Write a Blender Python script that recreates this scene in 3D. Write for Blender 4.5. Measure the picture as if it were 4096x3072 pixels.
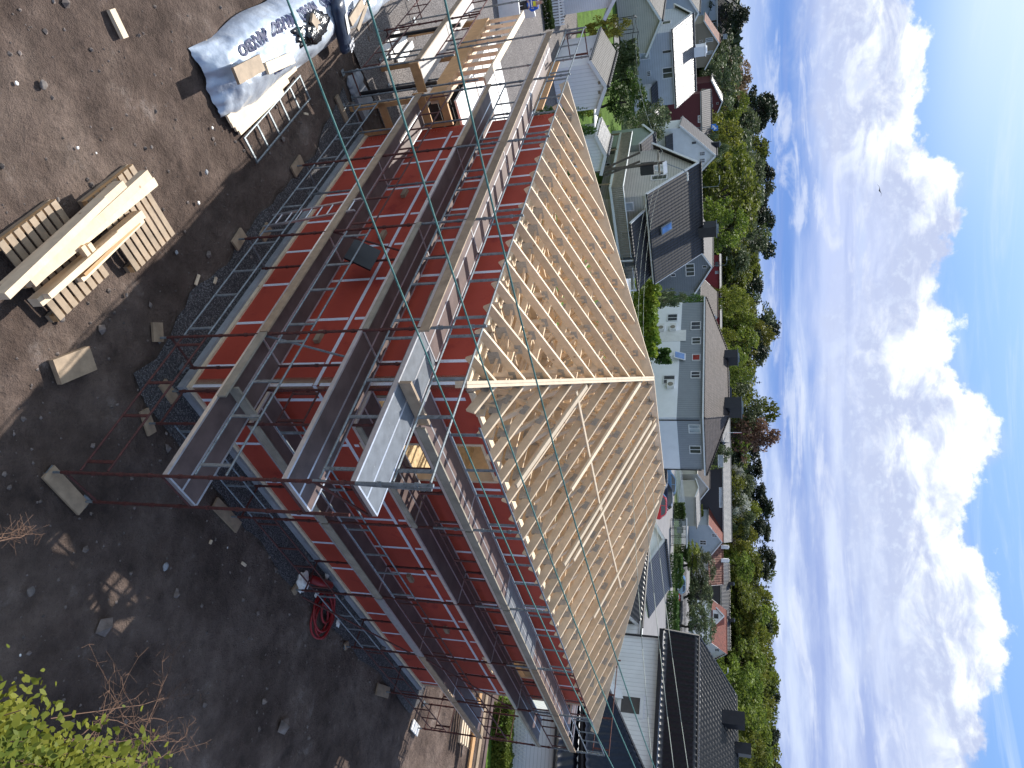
import bpy, bmesh, math, random
from math import radians as R_, sin, cos, pi
from mathutils import Vector as V, Matrix, noise as NZ
random.seed(7)
C = bpy.context.scene.collection
SC = bpy.context.scene
for o in list(bpy.data.objects): bpy.data.objects.remove(o)
# ---------------------------------------------------------------- camera
FPX, PITCH, ROLL, TH, H = 2743.6, 0.29513, -0.0102766, 0.7993622, 9.35
F_ = V((0, cos(PITCH), -sin(PITCH))); U_ = V((0, sin(PITCH), cos(PITCH))); X_ = V((1, 0, 0))
RX = X_*cos(ROLL)+U_*sin(ROLL); RU = U_*cos(ROLL)-X_*sin(ROLL)     # "right" and "up" of the upright view
cam = bpy.data.objects.new('camera', bpy.data.cameras.new('camera')); C.objects.link(cam)
cx_, cy_, cz_ = RU, -RX, -F_                                          # the photograph is turned by 90 degrees
m = Matrix(((cx_.x, cy_.x, cz_.x, 0), (cx_.y, cy_.y, cz_.y, 0), (cx_.z, cy_.z, cz_.z, H), (0, 0, 0, 1)))
cam.matrix_world = m
cam.data.sensor_width = 36; cam.data.lens = 36*FPX/4096
cam.data.clip_start = .05; cam.data.clip_end = 3000
SC.camera = cam
SC.view_settings.view_transform = 'Standard'; SC.view_settings.look = 'None'
SC.view_settings.exposure = 0.85; SC.view_settings.gamma = 1
# ---------------------------------------------------------------- frame helpers
ua = V((-sin(TH), cos(TH), 0)); vb = V((cos(TH), sin(TH), 0)); C0 = V((-.00723, 10.1486, 0))
def P(a, b, z=0): return C0+ua*a+vb*b+V((0, 0, z))
def ray(px, py): return F_+RX*((py-1536)/FPX)+RU*((px-2048)/FPX)
def G(px, py, z=0.):
    d = ray(px, py); return V((0, 0, H))+d*((H-z)/(-d.z))
def D(px, py, d):
    r = ray(px, py); q = V((0, 0, H))+r*(d/math.hypot(r.x, r.y)); return q
def HP(px, py, p0, n):
    r = ray(px, py); o = V((0, 0, H)); return o+r*((p0-o).dot(n)/r.dot(n))
def T(y): y = min(y, 210); return .018*max(0, y-30)+.03*max(0, y-120)
def GT(px, py):
    z = 0.
    for _ in range(30):
        q = G(px, py, z) if ray(px, py).z < -.004 else D(px, py, 200); z = z*.5+.5*T(q.y)
    q.z = T(q.y); return q
# ---------------------------------------------------------------- world + sun
SUN = (ua*.9+vb*.16+V((0, 0, 1))).normalized()
EL = math.asin(SUN.z); AZ = math.atan2(SUN.x, SUN.y)
w = bpy.data.worlds.new("World"); SC.world = w; w.use_nodes = True
nt = w.node_tree; N = nt.nodes; L = nt.links; N.clear()
def nd(t, **k):
    n = N.new(t)
    for a, b in k.items(): setattr(n, a, b)
    return n
def mth(op, a, b=None, c=None, clamp=False):
    n = nd('ShaderNodeMath', operation=op, use_clamp=clamp)
    for i, v in enumerate((a, b, c)):
        if v is None: continue
        if isinstance(v, (int, float)): n.inputs[i].default_value = v
        else: L.new(v, n.inputs[i])
    return n.outputs[0]
def sstep(x, lo, hi):
    n = nd('ShaderNodeMapRange', interpolation_type='SMOOTHSTEP'); L.new(x, n.inputs[0])
    n.inputs[1].default_value = lo; n.inputs[2].default_value = hi; return n.outputs[0]
def mixc(f, a, b):
    n = nd('ShaderNodeMix', data_type='RGBA'); 
    if isinstance(f, (int, float)): n.inputs[0].default_value = f
    else: L.new(f, n.inputs[0])
    for i, v in ((6, a), (7, b)):
        if isinstance(v, tuple): n.inputs[i].default_value = (*v, 1)
        else: L.new(v, n.inputs[i])
    return n.outputs[2]
out = nd('ShaderNodeOutputWorld'); bg = nd('ShaderNodeBackground')
sky = nd('ShaderNodeTexSky', sky_type='NISHITA', sun_disc=False); sky.sun_elevation = EL; sky.sun_rotation = AZ
sky.air_density = 1.0; sky.dust_density = .6; sky.ozone_density = 1.6
tc = nd('ShaderNodeTexCoord'); sp = nd('ShaderNodeSeparateXYZ'); L.new(tc.outputs['Generated'], sp.inputs[0])
az = mth('ARCTAN2', sp.outputs[0], sp.outputs[1]); el = mth('ARCSINE', sp.outputs[2])
azd = mth('MULTIPLY', az, 57.3); eld = mth('MULTIPLY', el, 57.3)
def wnoise(sx, sy, det, rough, off=0., dist=0.):
    c = nd('ShaderNodeCombineXYZ'); L.new(mth('MULTIPLY', azd, sx), c.inputs[0]); L.new(mth('MULTIPLY', eld, sy), c.inputs[1]); c.inputs[2].default_value = off
    n = nd('ShaderNodeTexNoise'); L.new(c.outputs[0], n.inputs[0]); n.inputs['Scale'].default_value = 1; n.inputs['Detail'].default_value = det
    n.inputs['Roughness'].default_value = rough; n.inputs['Distortion'].default_value = dist; return n.outputs[0]
def curve(pts):   # azimuth -> elevation, both in degrees
    n = nd('ShaderNodeFloatCurve'); L.new(mth('MULTIPLY_ADD', azd, 1/80, .5, clamp=True), n.inputs[1])
    cv = n.mapping.curves[0]; pts = sorted(pts); cv.points[0].location = (0, pts[0][1]/40); cv.points[1].location = (1, pts[-1][1]/40)
    for a, e in pts: cv.points.new(a/80+.5, e/40)
    n.mapping.update(); return mth('MULTIPLY', n.outputs[0], 40)
def ae(px, py):
    r = ray(px, py).normalized(); return (math.degrees(math.atan2(r.x, r.y)), math.degrees(math.asin(r.z)))
top = curve([ae(*p) for p in [(3670, 0), (3680, 300), (3670, 560), (3700, 620), (3870, 700), (3850, 800), (3790, 1000), (3750, 1150), (3790, 1250), (3830, 1450), (3930, 1600), (4040, 1780), (3930, 1900), (3880, 2050), (3960, 2300), (4030, 2500), (3960, 2850), (3930, 3050)]])
bot = curve([ae(*p) for p in [(3340, 0), (3370, 300), (3370, 600), (3520, 760), (3600, 950), (3560, 1150), (3450, 1350), (3450, 1600), (3480, 2000), (3560, 2250), (3640, 2600), (3700, 3000)]])
n1 = wnoise(.28, .34, 8, .6); n2 = wnoise(.09, .55, 5, .55, 3.); n3 = wnoise(.22, .45, 6, .58, 7., .6); n4 = wnoise(.05, .8, 4, .5, 11.); n5 = wnoise(1.1, 1.4, 5, .6, 5.)
dn = mth('MULTIPLY_ADD', mth('SUBTRACT', n1, .5), 7., mth('MULTIPLY', mth('SUBTRACT', n5, .5), 1.6))
cum = mth('MULTIPLY', sstep(mth('ADD', mth('SUBTRACT', top, eld), dn), -.35, .55), sstep(mth('ADD', mth('SUBTRACT', eld, bot), mth('MULTIPLY', mth('SUBTRACT', n3, .5), 9)), -4.0, 2.2))
nis = nd('ShaderNodeVectorMath', operation='SCALE'); L.new(sky.outputs[0], nis.inputs[0]); nis.inputs[3].default_value = .13
base = mixc(mth('MULTIPLY', sstep(eld, 32, 10), .9), nis.outputs[0], (.098, .215, .47))
depth = mth('SUBTRACT', top, eld); right = sstep(mth('ADD', azd, mth('MULTIPLY', mth('SUBTRACT', n2, .5), 30)), -6, 14)
lowz = sstep(depth, -.5, 2.5)
cA = mixc(sstep(mth('ADD', eld, mth('MULTIPLY', mth('SUBTRACT', n2, .5), 5)), 4.5, 8.5), (.105, .195, .44), (.35, .40, .56))
cA = mixc(mth('MULTIPLY', sstep(wnoise(.045, .9, 5, .55, 51., .3), .5, .72), .55), cA, (.34, .41, .57))
cB = mixc(sstep(mth('ADD', n2, mth('MULTIPLY', n3, .3)), .5, .82), (.245, .295, .47), (.44, .49, .60))
mid = mixc(mth('MULTIPLY', right, .85), cA, cB)
mid = mixc(mth('MULTIPLY', sstep(n4, .5, .66), .4), mid, (.17, .23, .44))
mid = mixc(mth('MULTIPLY', sstep(mth('ADD', wnoise(.10, .6, 7, .6, 41., .8), mth('MULTIPLY', n5, .1)), .56, .72), .6), mid, (.50, .53, .60))
mid = mixc(mth('MULTIPLY', sstep(eld, 4.5, 1.2), .85), mid, (.33, .40, .56))
base = mixc(mth('MULTIPLY', lowz, .95), base, mid)
cir = mth('MULTIPLY', sstep(wnoise(.035, .5, 7, .62, 21., 1.2), .48, .8), sstep(eld, 12, 20))
base = mixc(mth('MULTIPLY', cir, .75), base, (.42, .50, .62))
glow = mth('MULTIPLY', mth('MULTIPLY', sstep(azd, -6, -32), sstep(eld, 11, 17)), .7)
base = mixc(glow, base, (.50, .58, .63))
low = sstep(mth('SUBTRACT', eld, bot), 7., .5)
shade = mth('MULTIPLY', sstep(mth('ADD', mth('MULTIPLY', low, .22), mth('ADD', n3, mth('MULTIPLY', n5, .2))), .60, .86), 1.)
ccol = mixc(mth('MULTIPLY', shade, .9), (.64, .67, .69), (.29, .335, .48))
ccol = mixc(mth('MULTIPLY', sstep(n5, .48, .7), .4), ccol, (.50, .56, .64))
base = mixc(cum, base, ccol)
L.new(base, bg.inputs[0]); bg.inputs[1].default_value = 1.0; L.new(bg.outputs[0], out.inputs[0])
sl = bpy.data.lights.new('sun', 'SUN'); sl.energy = 3.9; sl.angle = R_(.5); sl.color = (1, .95, .87)
so = bpy.data.objects.new('sun', sl); C.objects.link(so); so.rotation_euler = (-SUN).to_track_quat('-Z', 'Y').to_euler(); so.location = SUN*60
# ---------------------------------------------------------------- mesh helpers
ORG = {}
class MB:
    def __init__(s): s.v = []; s.f = []; s.k = {}; s.cur = 0
    def mark(s, k): s.k[len(s.f)] = k; return s
    def poly(s, pts):
        n = len(s.v); s.v += [V(p) for p in pts]; s.f.append(tuple(range(n, n+len(pts)))); return s
    def box(s, c, sz, ax=None):        # centre, full sizes, axes
        ax = ax or (V((1, 0, 0)), V((0, 1, 0)), V((0, 0, 1))); n = len(s.v); c = V(c)
        for i in (-.5, .5):
            for j in (-.5, .5):
                for k in (-.5, .5): s.v.append(c+ax[0]*(sz[0]*i)+ax[1]*(sz[1]*j)+ax[2]*(sz[2]*k))
        for q in ((0, 1, 3, 2), (4, 6, 7, 5), (0, 4, 5, 1), (2, 3, 7, 6), (0, 2, 6, 4), (1, 5, 7, 3)): s.f.append(tuple(n+i for i in q))
        return s
    def lbox(s, a0, a1, b0, b1, z0, z1):       # box in the building frame
        return s.box(P((a0+a1)/2, (b0+b1)/2, (z0+z1)/2), (abs(a1-a0), abs(b1-b0), abs(z1-z0)), (ua, vb, V((0, 0, 1))))
    def bar(s, p, q, w, h, up=V((0, 0, 1))):
        p, q = V(p), V(q); d = (q-p); l = d.length
        if l < 1e-6: return s
        d /= l; x = d.cross(up)
        if x.length < 1e-3: x = d.cross(V((1, 0, 0)))
        x.normalize(); y = x.cross(d); return s.box((p+q)/2, (w, h, l), (x, y, d))
    def tube(s, p, q, r, n=8, r2=None):
        p, q = V(p), V(q); d = (q-p).normalized(); x = d.cross(V((.13, .31, .94)))
        if x.length < 1e-3: x = d.cross(V((1, 0, 0)))
        x.normalize(); y = d.cross(x); b = len(s.v); r2 = r if r2 is None else r2
        for c, rr in ((p, r), (q, r2)):
            for i in range(n): s.v.append(c+(x*cos(2*pi*i/n)+y*sin(2*pi*i/n))*rr)
        for i in range(n): s.f.append((b+i, b+(i+1) % n, b+n+(i+1) % n, b+n+i))
        s.f.append(tuple(b+i for i in reversed(range(n)))); s.f.append(tuple(b+n+i for i in range(n))); return s
    def path(s, pts, r, n=6):
        for a, b in zip(pts, pts[1:]): s.tube(a, b, r, n)
        return s
    def prism(s, pts, vec):
        n = len(s.v); k = len(pts); vec = V(vec); s.v += [V(p) for p in pts]+[V(p)+vec for p in pts]
        s.f.append(tuple(range(n, n+k))); s.f.append(tuple(reversed(range(n+k, n+2*k))))
        for i in range(k): s.f.append((n+i, n+k+i, n+k+(i+1) % k, n+(i+1) % k))
        return s
    def build(s, name, mat, parent=None, smooth=False, fix=True):
        me = bpy.data.meshes.new(name); org = ORG.get(parent.name, V((0, 0, 0))) if parent else V((0, 0, 0))
        me.from_pydata([tuple(v-org) for v in s.v], [], s.f)
        if fix:
            bm = bmesh.new(); bm.from_mesh(me); bmesh.ops.recalc_face_normals(bm, faces=bm.faces); bm.to_mesh(me); bm.free()
        uvl = me.uv_layers.new(name='m')
        uvd = [0.]*(2*len(me.loops)); vs = me.vertices
        for p in me.polygons:
            nn = p.normal
            if abs(nn.z) > .995: t, b = V((1, 0, 0)), V((0, 1, 0))
            else: t = V((-nn.y, nn.x, 0)).normalized(); b = nn.cross(t)
            for li in p.loop_indices:
                co = vs[me.loops[li].vertex_index].co+org; uvd[2*li] = co.dot(t); uvd[2*li+1] = co.dot(b)
        uvl.data.foreach_set('uv', uvd)
        if s.k:
            ks = sorted(s.k); cur = 0; ml = []
            for i in range(len(s.f)):
                cur = s.k.get(i, cur); ml.append(cur)
            for mt in mat: me.materials.append(mt)
            me.polygons.foreach_set('material_index', ml); mat = []
        if smooth: me.polygons.foreach_set('use_smooth', [True]*len(me.polygons))
        for mt in (mat if isinstance(mat, (list, tuple)) else [mat]): me.materials.append(mt)
        me.update(); o = bpy.data.objects.new(name, me); C.objects.link(o)
        if parent: o.parent = parent; ORG[o.name] = org
        else: ORG[o.name] = V((0, 0, 0))
        return o
def tag(o, label=None, cat=None, group=None, kind=None):
    if label: o['label'] = label
    if cat: o['category'] = cat
    if group: o['group'] = group
    if kind: o['kind'] = kind
    return o
def thing(name, label, cat, loc, group=None):
    o = bpy.data.objects.new(name, None); C.objects.link(o); o.location = V(loc); ORG[o.name] = V(loc); o.empty_display_size = .2
    return tag(o, label, cat, group)
def struct(o): o['kind'] = 'structure'; return o
def solo(mb, name, mat, label, cat, group=None, smooth=False):
    """a thing that is one mesh: its origin goes to its base"""
    zs = min(v.z for v in mb.v); c = sum(mb.v, V((0, 0, 0)))/len(mb.v); org = V((c.x, c.y, zs))
    mb.v = [v-org for v in mb.v]; o = mb.build(name, mat, None, smooth); o.location = org; return tag(o, label, cat, group)
def copy_tree(o, parent=None):
    c = o.copy(); C.objects.link(c)
    if parent: c.parent = parent
    for ch in list(o.children): copy_tree(ch, c)
    return c
# ---------------------------------------------------------------- materials
def newmat(name):
    m = bpy.data.materials.new(name); m.use_nodes = True; t = m.node_tree; b = t.nodes['Principled BSDF']; return m, t, b
def lk(t, a, b): t.links.new(a, b)
def tnoise(t, coord, scale, det=4, rough=.55, vec=None):
    n = t.nodes.new('ShaderNodeTexNoise'); n.inputs['Scale'].default_value = scale; n.inputs['Detail'].default_value = det; n.inputs['Roughness'].default_value = rough
    src = coord
    if vec:
        mp = t.nodes.new('ShaderNodeMapping'); mp.inputs['Scale'].default_value = vec; lk(t, coord, mp.inputs[0]); src = mp.outputs[0]
    lk(t, src, n.inputs[0]); return n.outputs[0]
def ramp(t, fac, stops):
    r = t.nodes.new('ShaderNodeValToRGB'); lk(t, fac, r.inputs[0]); e = r.color_ramp.elements
    while len(e) > 1: e.remove(e[-1])
    e[0].position = stops[0][0]; e[0].color = (*stops[0][1], 1)
    for p, c in stops[1:]: x = e.new(p); x.color = (*c, 1)
    return r.outputs[0]
def tmix(t, f, a, b, mode='MIX'):
    n = t.nodes.new('ShaderNodeMix'); n.data_type = 'RGBA'; n.blend_type = mode
    if isinstance(f, (int, float)): n.inputs[0].default_value = f
    else: lk(t, f, n.inputs[0])
    for i, v in ((6, a), (7, b)):
        if isinstance(v, tuple): n.inputs[i].default_value = (*v, 1)
        else: lk(t, v, n.inputs[i])
    return n.outputs[2]
def tm(t, op, a, b=None, clamp=False):
    n = t.nodes.new('ShaderNodeMath'); n.operation = op; n.use_clamp = clamp
    for i, v in enumerate((a, b)):
        if v is None: continue
        if isinstance(v, (int, float)): n.inputs[i].default_value = v
        else: lk(t, v, n.inputs[i])
    return n.outputs[0]
def bump(t, b, h, dist=.01, st=1.):
    n = t.nodes.new('ShaderNodeBump'); n.inputs['Distance'].default_value = dist; n.inputs['Strength'].default_value = st; lk(t, h, n.inputs['Height']); lk(t, n.outputs[0], b.inputs['Normal'])
def tcd(t, which='Object'): return t.nodes.new('ShaderNodeTexCoord').outputs[which]
def uvc(t): return t.nodes.new('ShaderNodeTexCoord').outputs['UV']
def mul(c, k): return tuple(min(1, x*k) for x in c)
def pm(name, col, rough=.7, var=.25, scale=3., bmp=0., bs=40., metal=0., spec=.4, dirt=None, coat=0.):
    m, t, b = newmat(name); c = tcd(t); n = tnoise(t, c, scale, 6, .6)
    colr = ramp(t, n, [(.3, mul(col, 1-var)), (.7, mul(col, 1+var))])
    if dirt:
        n2 = tnoise(t, c, scale*2.7, 7, .7); f = ramp(t, n2, [(dirt[1], (0, 0, 0)), (dirt[1]+.12, (1, 1, 1))]); colr = tmix(t, f, colr, dirt[0])
    lk(t, colr, b.inputs['Base Color']); b.inputs['Roughness'].default_value = rough; b.inputs['Metallic'].default_value = metal; b.inputs['Specular IOR Level'].default_value = spec
    if coat: b.inputs['Coat Weight'].default_value = coat
    if bmp: bump(t, b, tnoise(t, c, bs, 4), bmp)
    return m
def sidingmat(name, col, pitch=.14, vert=False, dark=.55, rough=.6, var=.06):
    m, t, b = newmat(name); s = t.nodes.new('ShaderNodeSeparateXYZ'); lk(t, uvc(t), s.inputs[0])
    x = s.outputs[0 if vert else 1]; fr = tm(t, 'FRACT', tm(t, 'DIVIDE', x, pitch)); ln = tm(t, 'LESS_THAN', fr, .12)
    n = tnoise(t, tcd(t), 1.3, 5); c0 = ramp(t, n, [(.3, mul(col, 1-var)), (.7, mul(col, 1+var))])
    lk(t, tmix(t, ln, c0, mul(col, dark)), b.inputs['Base Color']); b.inputs['Roughness'].default_value = rough
    bump(t, b, fr, .015, .8); return m
def tilemat(name, col, rough=.5, cw=.25, rl=.34, var=.25, spec=.5, dep=.05):
    m, t, b = newmat(name); s = t.nodes.new('ShaderNodeSeparateXYZ'); lk(t, uvc(t), s.inputs[0])
    row = tm(t, 'DIVIDE', s.outputs[1], rl); fr = tm(t, 'FRACT', row); sx = tm(t, 'SINE', tm(t, 'MULTIPLY', s.outputs[0], 2*pi/cw))
    ln = tm(t, 'GREATER_THAN', fr, .86); h = tm(t, 'ADD', tm(t, 'MULTIPLY', sx, .5), tm(t, 'MULTIPLY', fr, -.9))
    cmb = t.nodes.new('ShaderNodeCombineXYZ'); lk(t, tm(t, 'FLOOR', tm(t, 'DIVIDE', s.outputs[0], cw)), cmb.inputs[0]); lk(t, tm(t, 'FLOOR', row), cmb.inputs[1])
    wn = t.nodes.new('ShaderNodeTexWhiteNoise'); lk(t, cmb.outputs[0], wn.inputs[0])
    c0 = ramp(t, wn.outputs[0], [(0, mul(col, 1-var)), (1, mul(col, 1+var))])
    c1 = tmix(t, tm(t, 'MULTIPLY', ln, .75), c0, mul(col, .25)); c2 = tmix(t, tm(t, 'MULTIPLY', tm(t, 'LESS_THAN', sx, -.75), .55), c1, mul(col, .3))
    n = tnoise(t, tcd(t), .8, 5); lk(t, tmix(t, ramp(t, n, [(.5, (0, 0, 0)), (.8, (.5, .5, .5))]), c2, mul(col, 1.5)), b.inputs['Base Color'])
    b.inputs['Roughness'].default_value = rough; b.inputs['Specular IOR Level'].default_value = spec; bump(t, b, h, dep, 1.); return m
def woodmat(name, col, var=.14, knots=True, rough=.65):
    m, t, b = newmat(name); c = tcd(t); g = tnoise(t, c, 6, 6, .6, (1, 1, 1)); n2 = tnoise(t, c, 26, 3)
    c0 = ramp(t, g, [(.3, mul(col, 1-var)), (.7, mul(col, 1+var))])
    oi = t.nodes.new('ShaderNodeObjectInfo'); hsv = t.nodes.new('ShaderNodeHueSaturation'); lk(t, tm(t, 'MULTIPLY_ADD' if 0 else 'ADD', tm(t, 'MULTIPLY', oi.outputs['Random'], .3), .85), hsv.inputs['Value']); lk(t, c0, hsv.inputs['Color']); c0 = hsv.outputs[0]
    if knots:
        vo = t.nodes.new('ShaderNodeTexVoronoi'); vo.inputs['Scale'].default_value = 2.6; lk(t, c, vo.inputs[0])
        k = ramp(t, vo.outputs[0], [(.045, (1, 1, 1)), (.075, (0, 0, 0))]); c0 = tmix(t, tm(t, 'MULTIPLY', k, .7), c0, (.22, .10, .045))
    lk(t, c0, b.inputs['Base Color']); b.inputs['Roughness'].default_value = rough; bump(t, b, n2, .002); return m
def leafmat(name, c1, c2, trans=.3, scale=.5):
    m, t, b = newmat(name); oi = t.nodes.new('ShaderNodeObjectInfo'); n = tnoise(t, tcd(t), scale, 3)
    col = ramp(t, n, [(.32, c1), (.68, c2)]); hsv = t.nodes.new('ShaderNodeHueSaturation'); lk(t, col, hsv.inputs['Color'])
    lk(t, tm(t, 'ADD', tm(t, 'MULTIPLY', oi.outputs['Random'], .5), .75), hsv.inputs['Value']); lk(t, tm(t, 'ADD', tm(t, 'MULTIPLY', oi.outputs['Random'], .04), .48), hsv.inputs['Hue'])
    lk(t, hsv.outputs[0], b.inputs['Base Color']); b.inputs['Roughness'].default_value = .6; b.inputs['Specular IOR Level'].default_value = .25
    tr = t.nodes.new('ShaderNodeBsdfTranslucent'); lk(t, hsv.outputs[0], tr.inputs[0]); ms = t.nodes.new('ShaderNodeMixShader'); ms.inputs[0].default_value = trans
    lk(t, b.outputs[0], ms.inputs[1]); lk(t, tr.outputs[0], ms.inputs[2]); lk(t, ms.outputs[0], t.nodes['Material Output'].inputs[0]); return m
M = {}
# ground dirt
def dirtmat():
    m, t, b = newmat('dirt'); c = tcd(t); n1 = tnoise(t, c, .45, 8, .62); n2 = tnoise(t, c, 2.2, 8, .7); n3 = tnoise(t, c, 14, 6, .7); n4 = tnoise(t, c, 70, 4, .7)
    c0 = ramp(t, n1, [(.32, (.074, .052, .043)), (.5, (.136, .100, .084)), (.68, (.225, .172, .144))])
    c1 = tmix(t, ramp(t, n2, [(.35, (.0, .0, .0)), (.75, (1, 1, 1))]), mulc(t, c0, .75), mulc(t, c0, 1.4)); nn5 = tnoise(t, c, .9, 9, .72); c2 = tmix(t, ramp(t, nn5, [(.60, (0, 0, 0)), (.70, (.75, .75, .75))]), c1, (.30, .25, .225)); c2 = tmix(t, ramp(t, nn5, [(.32, (.7, .7, .7)), (.42, (0, 0, 0))]), c2, (.055, .042, .038))
    c3 = tmix(t, ramp(t, n4, [(.3, (.75, .75, .75)), (.45, (0, 0, 0))]), c2, (.035, .028, .025)); c4 = tmix(t, ramp(t, n4, [(.68, (0, 0, 0)), (.74, (.7, .7, .7))]), c3, (.25, .21, .19))
    lk(t, c4, b.inputs['Base Color']); b.inputs['Roughness'].default_value = .95; b.inputs['Specular IOR Level'].default_value = .15
    h = tm(t, 'ADD', tm(t, 'MULTIPLY', n2, 1.6), tm(t, 'ADD', tm(t, 'MULTIPLY', n3, .6), tm(t, 'MULTIPLY', n4, .25))); bump(t, b, h, .11, 1.); return m
def mulc(t, c, k): return tmix(t, 1., c, (k, k, k), 'MULTIPLY')
def gravelmat(name, c1, c2, sc=45):
    m, t, b = newmat(name); c = tcd(t); vo = t.nodes.new('ShaderNodeTexVoronoi'); vo.inputs['Scale'].default_value = sc; lk(t, c, vo.inputs[0])
    hs = t.nodes.new('ShaderNodeSeparateXYZ'); lk(t, vo.outputs['Color'], hs.inputs[0]); n = tnoise(t, c, .9, 6, .6)
    c0 = ramp(t, hs.outputs[0], [(0, c1), (.55, mul(c1, 1.5)), (1, c2)]); c1_ = tmix(t, ramp(t, n, [(.4, (0, 0, 0)), (.7, (.7, .7, .7))]), c0, mulc(t, c0, 1.6))
    c2_ = tmix(t, ramp(t, vo.outputs[0], [(.35, (0, 0, 0)), (.7, (.8, .8, .8))]), c1_, mul(c1, .35)); lk(t, c2_, b.inputs['Base Color']); b.inputs['Roughness'].default_value = .9
    bump(t, b, tm(t, 'MULTIPLY', vo.outputs[0], -1), .03, 1.); return m
M['dirt'] = dirtmat(); M['gravel'] = gravelmat('crushed_stone', (.062, .060, .064), (.22, .215, .22)); M['yard'] = gravelmat('yard_gravel', (.13, .115, .11), (.27, .245, .235), 30)
M['grass'] = pm('lawn', (.075, .135, .022), .9, .35, 1.2, .05, 30, spec=.1, dirt=((.035, .07, .015), .6)); M['asphalt'] = pm('asphalt', (.20, .195, .20), .9, .1, .6, .01, 60, spec=.2)
M['meadow'] = pm('rough_grass', (.05, .07, .026), .95, .4, .3, .05, 20, spec=.1)
M['red'] = pm('red_wall_board', (.40, .060, .036), .62, .14, .7, .003, 8, spec=.3, dirt=((.29, .036, .028), .56)); M['brown'] = pm('brown_band', (.12, .035, .02), .7)
M['conc'] = pm('concrete', (.28, .29, .31), .85, .2, 2, .01, 30, dirt=((.42, .42, .42), .6)); M['wood'] = woodmat('fresh_timber', (.62, .475, .325)); M['wood2'] = woodmat('pale_timber', (.68, .545, .385), .12)
M['woodold'] = woodmat('weathered_timber', (.29, .215, .145), .25); M['woodgrey'] = pm('grey_timber', (.27, .24, .19), .8, .25, 4); M['glulam'] = woodmat('glulam_timber', (.50, .29, .13), .15)
M['ply'] = pm('brown_film_plywood', (.115, .080, .074), .5, .3, 3, .002, 20, dirt=((.24, .20, .19), .66)); M['plygrey'] = pm('grey_deck', (.13, .145, .165), .5, .25, 5, dirt=((.24, .25, .26), .62))
M['galv'] = pm('galvanised_steel', (.20, .23, .25), .5, .3, 9, metal=.4, dirt=((.09, .11, .125), .52)); M['alu'] = pm('aluminium', (.62, .64, .67), .35, .12, 8, metal=.7)
M['rust'] = pm('red_rusty_steel', (.095, .032, .028), .7, .35, 12, .002, 60, metal=.1, dirt=((.045, .022, .02), .5)); M['paintred'] = pm('bright_red_paint', (.55, .04, .045), .5, .15, 8)
M['tape'] = pm('white_seam_tape', (.72, .74, .80), .45, .1, 30, dirt=((.36, .38, .48), .55)); M['plate'] = pm('nail_plate', (.40, .39, .37), .5, .2, 30, metal=.5)
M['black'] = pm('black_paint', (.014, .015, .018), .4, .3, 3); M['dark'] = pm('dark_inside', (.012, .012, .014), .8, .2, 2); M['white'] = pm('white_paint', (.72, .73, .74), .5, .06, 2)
M['whiteb'] = pm('white_board', (.78, .77, .74), .6, .08, 3); M['osb'] = pm('osb_board', (.48, .36, .20), .7, .35, 9); M['rope'] = pm('green_rope', (.08, .20, .18), .7, .25, 40); M['wire'] = pm('pale_wire', (.25, .29, .27), .5, .1, 4)
M['tarp'] = pm('silver_tarp', (.47, .53, .62), .33, .15, 3, .012, 9, spec=.7, metal=.15); M['ink'] = pm('navy_print', (.02, .03, .10), .6, .1, 3); M['bluebag'] = pm('navy_wrap', (.035, .05, .085), .35, .3, 3, .01, 12)
M['blackfilm'] = pm('black_film', (.012, .012, .014), .18, .3, 4, .02, 14, spec=.8); M['hose'] = pm('red_hose', (.24, .016, .018), .4, .2, 4); M['pole'] = pm('pole_wood', (.10, .085, .07), .9, .25, 6)
def glass(name, col, rough=.08):
    m, t, b = newmat(name); n = tnoise(t, tcd(t), .7, 3); lk(t, ramp(t, n, [(.35, mul(col, .6)), (.65, mul(col, 1.5))]), b.inputs['Base Color']); b.inputs['Roughness'].default_value = rough; b.inputs['Specular IOR Level'].default_value = .8; return m
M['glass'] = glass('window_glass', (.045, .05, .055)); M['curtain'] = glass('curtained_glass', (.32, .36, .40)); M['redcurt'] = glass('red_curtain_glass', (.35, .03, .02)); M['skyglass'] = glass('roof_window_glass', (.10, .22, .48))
M['tblack'] = tilemat('black_glazed_tile', (.012, .013, .02), .42, .30, .36, .3, .7, .07); M['tdark'] = tilemat('dark_concrete_tile', (.026, .024, .026), .6, .30, .36, .25, .4, .07); M['tbrown'] = tilemat('brown_tile', (.052, .040, .038), .7, .25, .33, .3, .3)
M['tglare'] = tilemat('shiny_metal_tile', (.07, .07, .075), .36, .2, .34, .3, .9, .05); M['tred'] = tilemat('red_tile', (.15, .036, .024), .7, .25, .33, .3, .3); M['tredold'] = tilemat('worn_red_tile', (.17, .075, .055), .75, .5, .5, .5, .3); M['tgrey'] = tilemat('grey_shingle', (.06, .058, .066), .7, .3, .25, .2, .3, .02)
M['tlight'] = tilemat('light_grey_tile', (.24, .235, .23), .7, .25, .33, .15, .3)
M['sWhite'] = sidingmat('white_cladding', (.80, .82, .84), .14, dark=.8); M['sWhiteV'] = sidingmat('white_board_cladding', (.80, .81, .82), .22, True, .75); M['sBlue'] = sidingmat('pale_blue_cladding', (.38, .44, .52), .16, dark=.72); M['sBlueW'] = sidingmat('pale_blue_grey_boards', (.52, .56, .61), .24, dark=.7)
M['sBeige'] = sidingmat('grey_beige_cladding', (.52, .50, .45), .2, dark=.45); M['sBeigeD'] = sidingmat('tan_cladding', (.26, .22, .17), .15, dark=.75); M['sGrey'] = sidingmat('slate_blue_cladding', (.27, .295, .32), .3, True, .6); M['sGreyH'] = sidingmat('slate_cladding', (.17, .195, .225), .3, False, .6)
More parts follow.
